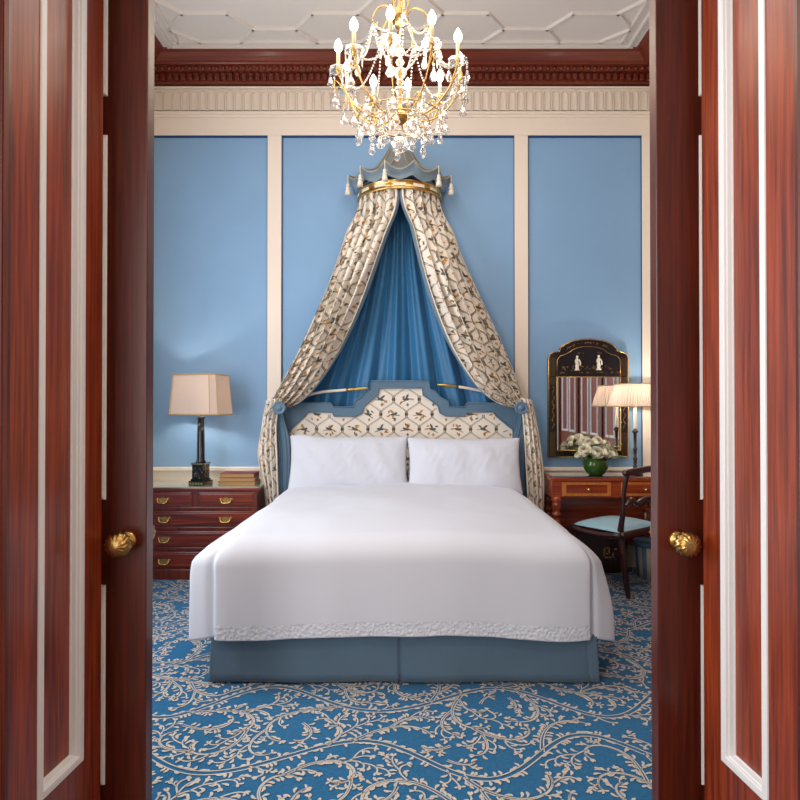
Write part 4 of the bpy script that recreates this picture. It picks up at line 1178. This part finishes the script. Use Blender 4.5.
for k, (x, y, z, lx_, lz_, where) in enumerate(((.13, -.02, .2, .07, .05, 'right of'), (.07, -.02, .235, .03, .09, 'above the right half of'), (-.03, 0, .24, -.03, .09, 'above the left half of'), (-.14, .0, .19, -.07, .05, 'left of'), (.14, -.04, .15, .08, 0, 'low at the right of'))):
    t = thing('leaf_sprig', (vx+x*.7, VD+y, TZ+.13), 'thin yellow-green leaf sprig sticking out %s the white roses' % where, 'sprig', 'leaf sprigs among the white roses')
    m = MB(); pts = spline([(0, 0, 0), (x*.2, 0, z-.15), (x*.3+lx_*.6, -.01, z-.13+lz_*.6), (x*.3+lx_, -.01, z-.13+lz_)], 10); m.tube(pts, .0016, 5); m.build('stem', M_stem, t)
    m = MB()
    for i in range(4, 11):
        for s_ in (1, -1):
            a = rr.uniform(0, 6.28); leafq(m, pts[i], (cos(a), sin(a)*.7, .5), .024, .007)
    m.build('leaves', M_sprig, t)

# ---- chair (local frame: seat faces +Y local, back legs at y=0)
FD = Vector((-.60, .80)); ang = math.atan2(-FD.x, FD.y)     # rotate +Y to FD
chx = Vector((PX(622.5, 4.42), 4.42))
WC = .46
ch = thing('desk_chair', (chx.x, chx.y, 0), 'dark mahogany sabre-leg chair with pale blue seat drawn up to the desk', 'chair', rz=ang)
zs = .455
def sabre(x):
    m = MB()
    pts = spline([(x, -.045, 0), (x, -.02, .14), (x, .0, .32), (x, .02, .46), (x, .0, .60), (x, -.01, .76), (x, -.03, .86), (x, -.04, .905)], 26)
    m.tube(pts, [.017+.008*sin(pi*min(1, i/16)) for i in range(27)], 8); return m
for x in (0, WC): sabre(x).build('back_upright', M_chair, ch)
for x in (-.01, WC+.01):
    m = MB(); pts = spline([(x, .46, 0), (x, .42, .15), (x, .39, .32), (x, .38, zs-.02)], 12); m.tube(pts, .02, 8); m.build('leg', M_chair, ch)
m = MB(); 
m.tube(spline([(-.02, -.035, .90), (WC*.25, -.055, .91), (WC/2, -.06, .915), (WC*.75, -.055, .91), (WC+.02, -.035, .90)], 20), .022, 10)
for i in range(22):
    f = i/21; x = -.02+(WC+.04)*f; y = -.045-.025*sin(pi*f)
    m.ball((x, y+.01, .902+.016*sin(pi*f)), .025, 8)
m.build('crest_rail', M_chair, ch)
m = MB(); pts = spline([(0, -.02, .66), (.06, -.035, .70), (.12, -.04, .67), (WC/2, -.045, .70), (WC-.12, -.04, .67), (WC-.06, -.035, .70), (WC, -.02, .66)], 24)
m.tube(pts, [.014+.010*abs(sin(i*.52)) for i in range(25)], 8); m.build('cross_rail', M_chair, ch)
m = MB()
loop = [(-.02, .0), (WC+.02, .0), (WC+.045, .42), (-.045, .42)]
for i in range(4):
    a, b = loop[i], loop[(i+1) % 4]
    dip = (0, .02, 0, .02)[i]
    pts = [(a[0]+(b[0]-a[0])*t/8, a[1]+(b[1]-a[1])*t/8, zs-.01-dip*sin(pi*t/8)) for t in range(9)]
    m.tube(pts, .026, 8)
m.build('seat_frame', M_chair, ch)
m = MB()
def cush(i, j):
    x = -.03+(WC+.06)*i; y = .01+.41*j; b = (sin(pi*i)*sin(pi*j))**.35 if 0 < i < 1 and 0 < j < 1 else 0
    return Vector((x, y, zs+.012+.045*b))
m.grid(cush, 24, 20); m.build('seat', M_seat, ch)

# ================================================================== CHANDELIER
CD = 3.4; cx0 = PX(400, CD)
zb = PZ(52, CD)                              # bulb centre height
chd = thing('chandelier', (cx0, CD, PZ(153, CD)), 'gilt candle chandelier hung with cut-crystal drops above the bed', 'chandelier')
base_z = chd.location.z
def Lz(py): return PZ(py, CD)-base_z
M_cry = bpy.data.materials.new('cut_crystal'); M_cry.use_nodes = True
nt = M_cry.node_tree; nt.nodes.clear()
_o = nt.nodes.new('ShaderNodeOutputMaterial'); _g = nt.nodes.new('ShaderNodeBsdfGlossy'); _t = nt.nodes.new('ShaderNodeBsdfTransparent'); _r = nt.nodes.new('ShaderNodeBsdfRefraction'); _m = nt.nodes.new('ShaderNodeMixShader'); _m2 = nt.nodes.new('ShaderNodeMixShader'); _f = nt.nodes.new('ShaderNodeLayerWeight')
_g.inputs['Roughness'].default_value = .06; _g.inputs['Color'].default_value = (1, .98, .95, 1); _t.inputs[0].default_value = (.97, .96, .95, 1)
_r.inputs['Roughness'].default_value = .02; _r.inputs['IOR'].default_value = 1.35; _f.inputs[0].default_value = .42
nt.links.new(_t.outputs[0], _m2.inputs[1]); nt.links.new(_r.outputs[0], _m2.inputs[2]); _m2.inputs[0].default_value = .4
nt.links.new(_f.outputs['Facing'], _m.inputs[0]); nt.links.new(_m2.outputs[0], _m.inputs[1]); nt.links.new(_g.outputs[0], _m.inputs[2]); nt.links.new(_m.outputs[0], _o.inputs[0])
M_flame = mat('flame_bulb', (255, 244, 226), .3, emit=(255, 238, 210), estr=14)
M_candle = mat('candle_sleeve_cream', (236, 222, 176), .5)
hubz = Lz(116)
mb = MB(); mb.lathe([(0, hubz-.05), (.02, hubz-.045), (.035, hubz-.03), (.042, hubz-.01), (.040, hubz+.012), (.028, hubz+.022), (.034, hubz+.03), (.014, hubz+.045), (.009, hubz+.07), (.009, Lz(40)), (.022, Lz(36)), (.012, Lz(30)), (.03, Lz(26)), (.05, Lz(20)), (.035, Lz(12)), (.012, Lz(6)), (.012, Lz(-30)), (0, Lz(-30))], n=20)
mb.build('gilt_stem', M_brass, chd)
mb = MB()
for z_, r_ in ((.09, .022), (.14, .034), (.19, .024), (.24, .04), (.30, .026), (.36, .03)):
    mb.lathe([(.009, -r_*.8), (r_*.7, -r_*.5), (r_, 0), (r_*.7, r_*.5), (.009, r_*.8)], (0, 0, hubz+z_), 10)
mb.build('crystal_column', M_cry, chd)
mb = MB()
zc_ = ZC-base_z
z = Lz(-30)
i = 0
while z < zc_-.05:
    pts = [Vector((.012*cos(a)*(1 if i % 2 else 0), .012*cos(a)*(0 if i % 2 else 1), z+.022*sin(a)+.02)) for a in [2*pi*k/10 for k in range(10)]]
    mb.tube(pts, .003, 6, closed=True); z += .034; i += 1
mb.lathe([(0, zc_-.05), (.02, zc_-.045), (.05, zc_-.02), (.06, zc_-.001)], n=20)
mb.build('chain', M_gold, chd)
# one arm as the prototype
RA = .345
zB = Lz(52); z_pan = zB-.145
armpts = spline([(.03, 0, hubz), (.10, 0, hubz-.022), (.19, 0, hubz-.002), (.27, 0, hubz+.06), (.325, 0, hubz+.135), (.36, 0, hubz+.165), (.37, 0, hubz+.13), (.35, 0, hubz+.12)], 30)
up_ = spline([(.30, 0, hubz+.10), (.325, 0, hubz+.16), (RA, 0, z_pan-.012)], 10)
mb = MB(); mb.tube(armpts, [.0046]*20+[.004]*11, 8); mb.tube(up_, .004, 8)
mb.tube(spline([(.16, 0, hubz-.008), (.17, 0, hubz+.03), (.20, 0, hubz+.045), (.215, 0, hubz+.025), (.20, 0, hubz+.018)], 12), .0035, 6)
mb.tube(spline([(.24, 0, hubz+.03), (.225, 0, hubz-.01), (.25, 0, hubz-.03), (.265, 0, hubz-.012)], 10), .0035, 6)
arm0 = mb.build('arm', M_gold, chd)
mb = MB(); mb.lathe([(0, z_pan-.02), (.012, z_pan-.018), (.007, z_pan-.005), (.016, z_pan+.004), (.016, z_pan+.02), (.012, z_pan+.022)], (RA, 0, 0), 12); mb.build('candle_cup', M_gold, arm0)
mb = MB(); mb.lathe([(.012, z_pan), (.036, z_pan-.004), (.048, z_pan+.006), (.052, z_pan+.014), (.048, z_pan+.009), (.034, z_pan+.001), (.012, z_pan+.004)], (RA, 0, 0), 20, rf=lambda a: 1+.06*cos(10*a)); mb.build('drip_pan', M_cry, arm0)
mb = MB(); mb.lathe([(.0105, z_pan+.015), (.0105, zB-.036), (.007, zB-.034), (0, zB-.034)], (RA, 0, 0), 14); mb.build('candle_sleeve', M_candle, arm0)
mb = MB(); mb.lathe([(.007, zB-.036), (.017, zB-.026), (.022, zB-.012), (.021, zB+.004), (.014, zB+.02), (.006, zB+.034), (0, zB+.042)], (RA, 0, 0), 16); mb.build('bulb', M_flame, arm0)
def drop_mesh(L, wd, kind):
    m = MB()
    if kind == 0:   # pear drop
        m.lathe([(0, 0), (wd*.25, -L*.12), (wd*.3, -L*.3), (wd*.8, -L*.6), (wd, -L*.78), (wd*.6, -L*.95), (0, -L)], n=8)
        m.ball((0, 0, .008), .008, 8)
    elif kind == 1:   # spear
        m.lathe([(0, 0), (wd*.55, -L*.1), (wd*.6, -L*.75), (0, -L)], n=6); m.ball((0, 0, .007), .006, 8)
    else:           # beads and drop
        for q in range(3): m.ball((0, 0, -q*.014), .0065, 8)
        m.lathe([(0, -.04), (wd*.4, -.045), (wd, -L*.8), (wd*.6, -L*.95), (0, -L)], n=8)
    me_o = m.build('crystal_drop', M_cry)
    for p in me_o.data.polygons: p.use_smooth = False
    return me_o
protos = [drop_mesh(.080, .025, 0), drop_mesh(.105, .0085, 1), drop_mesh(.11, .019, 2)]
meshes = [p.data for p in protos]
for p in protos: bpy.data.objects.remove(p)
def drop(kind, parent, x, y, z, sc=1, rz=0):
    o = bpy.data.objects.new('crystal_drop', meshes[kind]); C.objects.link(o); o.parent = parent; o.location = (x, y, z); o.scale = (sc, sc, sc); o.rotation_euler = (0, 0, rz)
# four drops per arm -> 40 + lower rings
for k in range(4):
    a = pi/2*k+.4; drop(1 if k % 2 else 2, arm0, RA+.048*cos(a), .048*sin(a), z_pan-.004, .9)
drop(0, arm0, .365, 0, hubz+.10, .95); drop(0, arm0, .26, 0, hubz+.0, 1.05)
angs = [radians(-8+36*k) for k in range(10)]
for k, a in enumerate(angs):
    o = arm0 if k == 0 else copy_tree(arm0, chd)
    o.rotation_euler = (0, 0, a-pi/2)          # angle measured from camera side
rr = random.Random(21)
for r_, z_, n_, kd in ((.10, hubz-.045, 7, 0), (.165, hubz-.05, 11, 0), (.235, hubz-.03, 9, 2)):
    mb = MB(); mb.tube([(r_*cos(2*pi*i/32), r_*sin(2*pi*i/32), z_+.01) for i in range(32)], .003, 6, closed=True); mb.build('hoop', M_gold, chd)
    for i in range(n_): a = 2*pi*i/n_+r_*7; drop(kd, chd, r_*cos(a), r_*sin(a), z_, rr.uniform(.95, 1.2), a)
mb = MB(); rb = .058
n = 20; prof = [(0, 0), (.02, .006), (.04, .022), (rb, .05), (.045, .075), (.025, .092), (.01, .1), (0, .1)]
mb.lathe(prof, (0, 0, 0), 14); ob = mb.build('crystal_ball', M_cry, chd)
for p in ob.data.polygons: p.use_smooth = False
# upper scrolls and bead garlands
for k in range(5):
    a = radians(-11+72*k+18)-pi/2
    mb = MB(); R = Matrix.Rotation(a, 4, 'Z')
    mb.tube([R @ Vector(p) for p in spline([(.02, 0, Lz(22)), (.07, 0, Lz(10)), (.13, 0, Lz(14)), (.165, 0, Lz(26)), (.15, 0, Lz(34)), (.135, 0, Lz(28))], 16)], .0045, 6)
    mb.tube([R @ Vector(p) for p in spline([(.03, 0, Lz(18)), (.05, 0, Lz(0)), (.03, 0, Lz(-14)), (.012, 0, Lz(-20))], 10)], .004, 6)
    mb.build('scroll', M_gold, chd)
    drop(0, chd, .165*cos(a), .165*sin(a), Lz(30), .9)
def strand(p, q, sag, r_=.0062):
    m = MB(); L = (Vector(q)-Vector(p)).length+sag; n_ = max(4, int(L/.0155))
    for i in range(n_+1):
        t = i/n_; c = Vector(p).lerp(Vector(q), t); c.z -= sag*4*t*(1-t); m.ball(c, r_, 6)
    o_ = m.build('bead_strand', M_bead, chd)
M_bead = mat('crystal_bead', (244, 236, 226), .12, trans=.35, ior=1.5, coat=.8)
for k in range(10):
    a = angs[k]-pi/2; b = angs[(k+1) % 10]-pi/2; s0 = radians(-11+72*(k//2)+18)-pi/2
    p = (.16*cos(s0), .16*sin(s0), Lz(28))
    strand(p, ((RA-.03)*cos(a), (RA-.03)*sin(a), z_pan+.012), .09)
    strand((RA*.96*cos(a), RA*.96*sin(a), z_pan-.01), (RA*.96*cos(b), RA*.96*sin(b), z_pan-.01), .045)
for k in range(5):
    s0 = radians(-11+72*k+18)-pi/2; s1 = s0+radians(72)
    strand((.16*cos(s0), .16*sin(s0), Lz(30)), (.16*cos(s1), .16*sin(s1), Lz(30)), .07)
    strand((.16*cos(s0), .16*sin(s0), Lz(30)), (.03*cos(s0), .03*sin(s0), Lz(70)), .05)
point('chandelier_light', (0, 0, zB+.02), 15, (1, .88, .72), .3, chd)
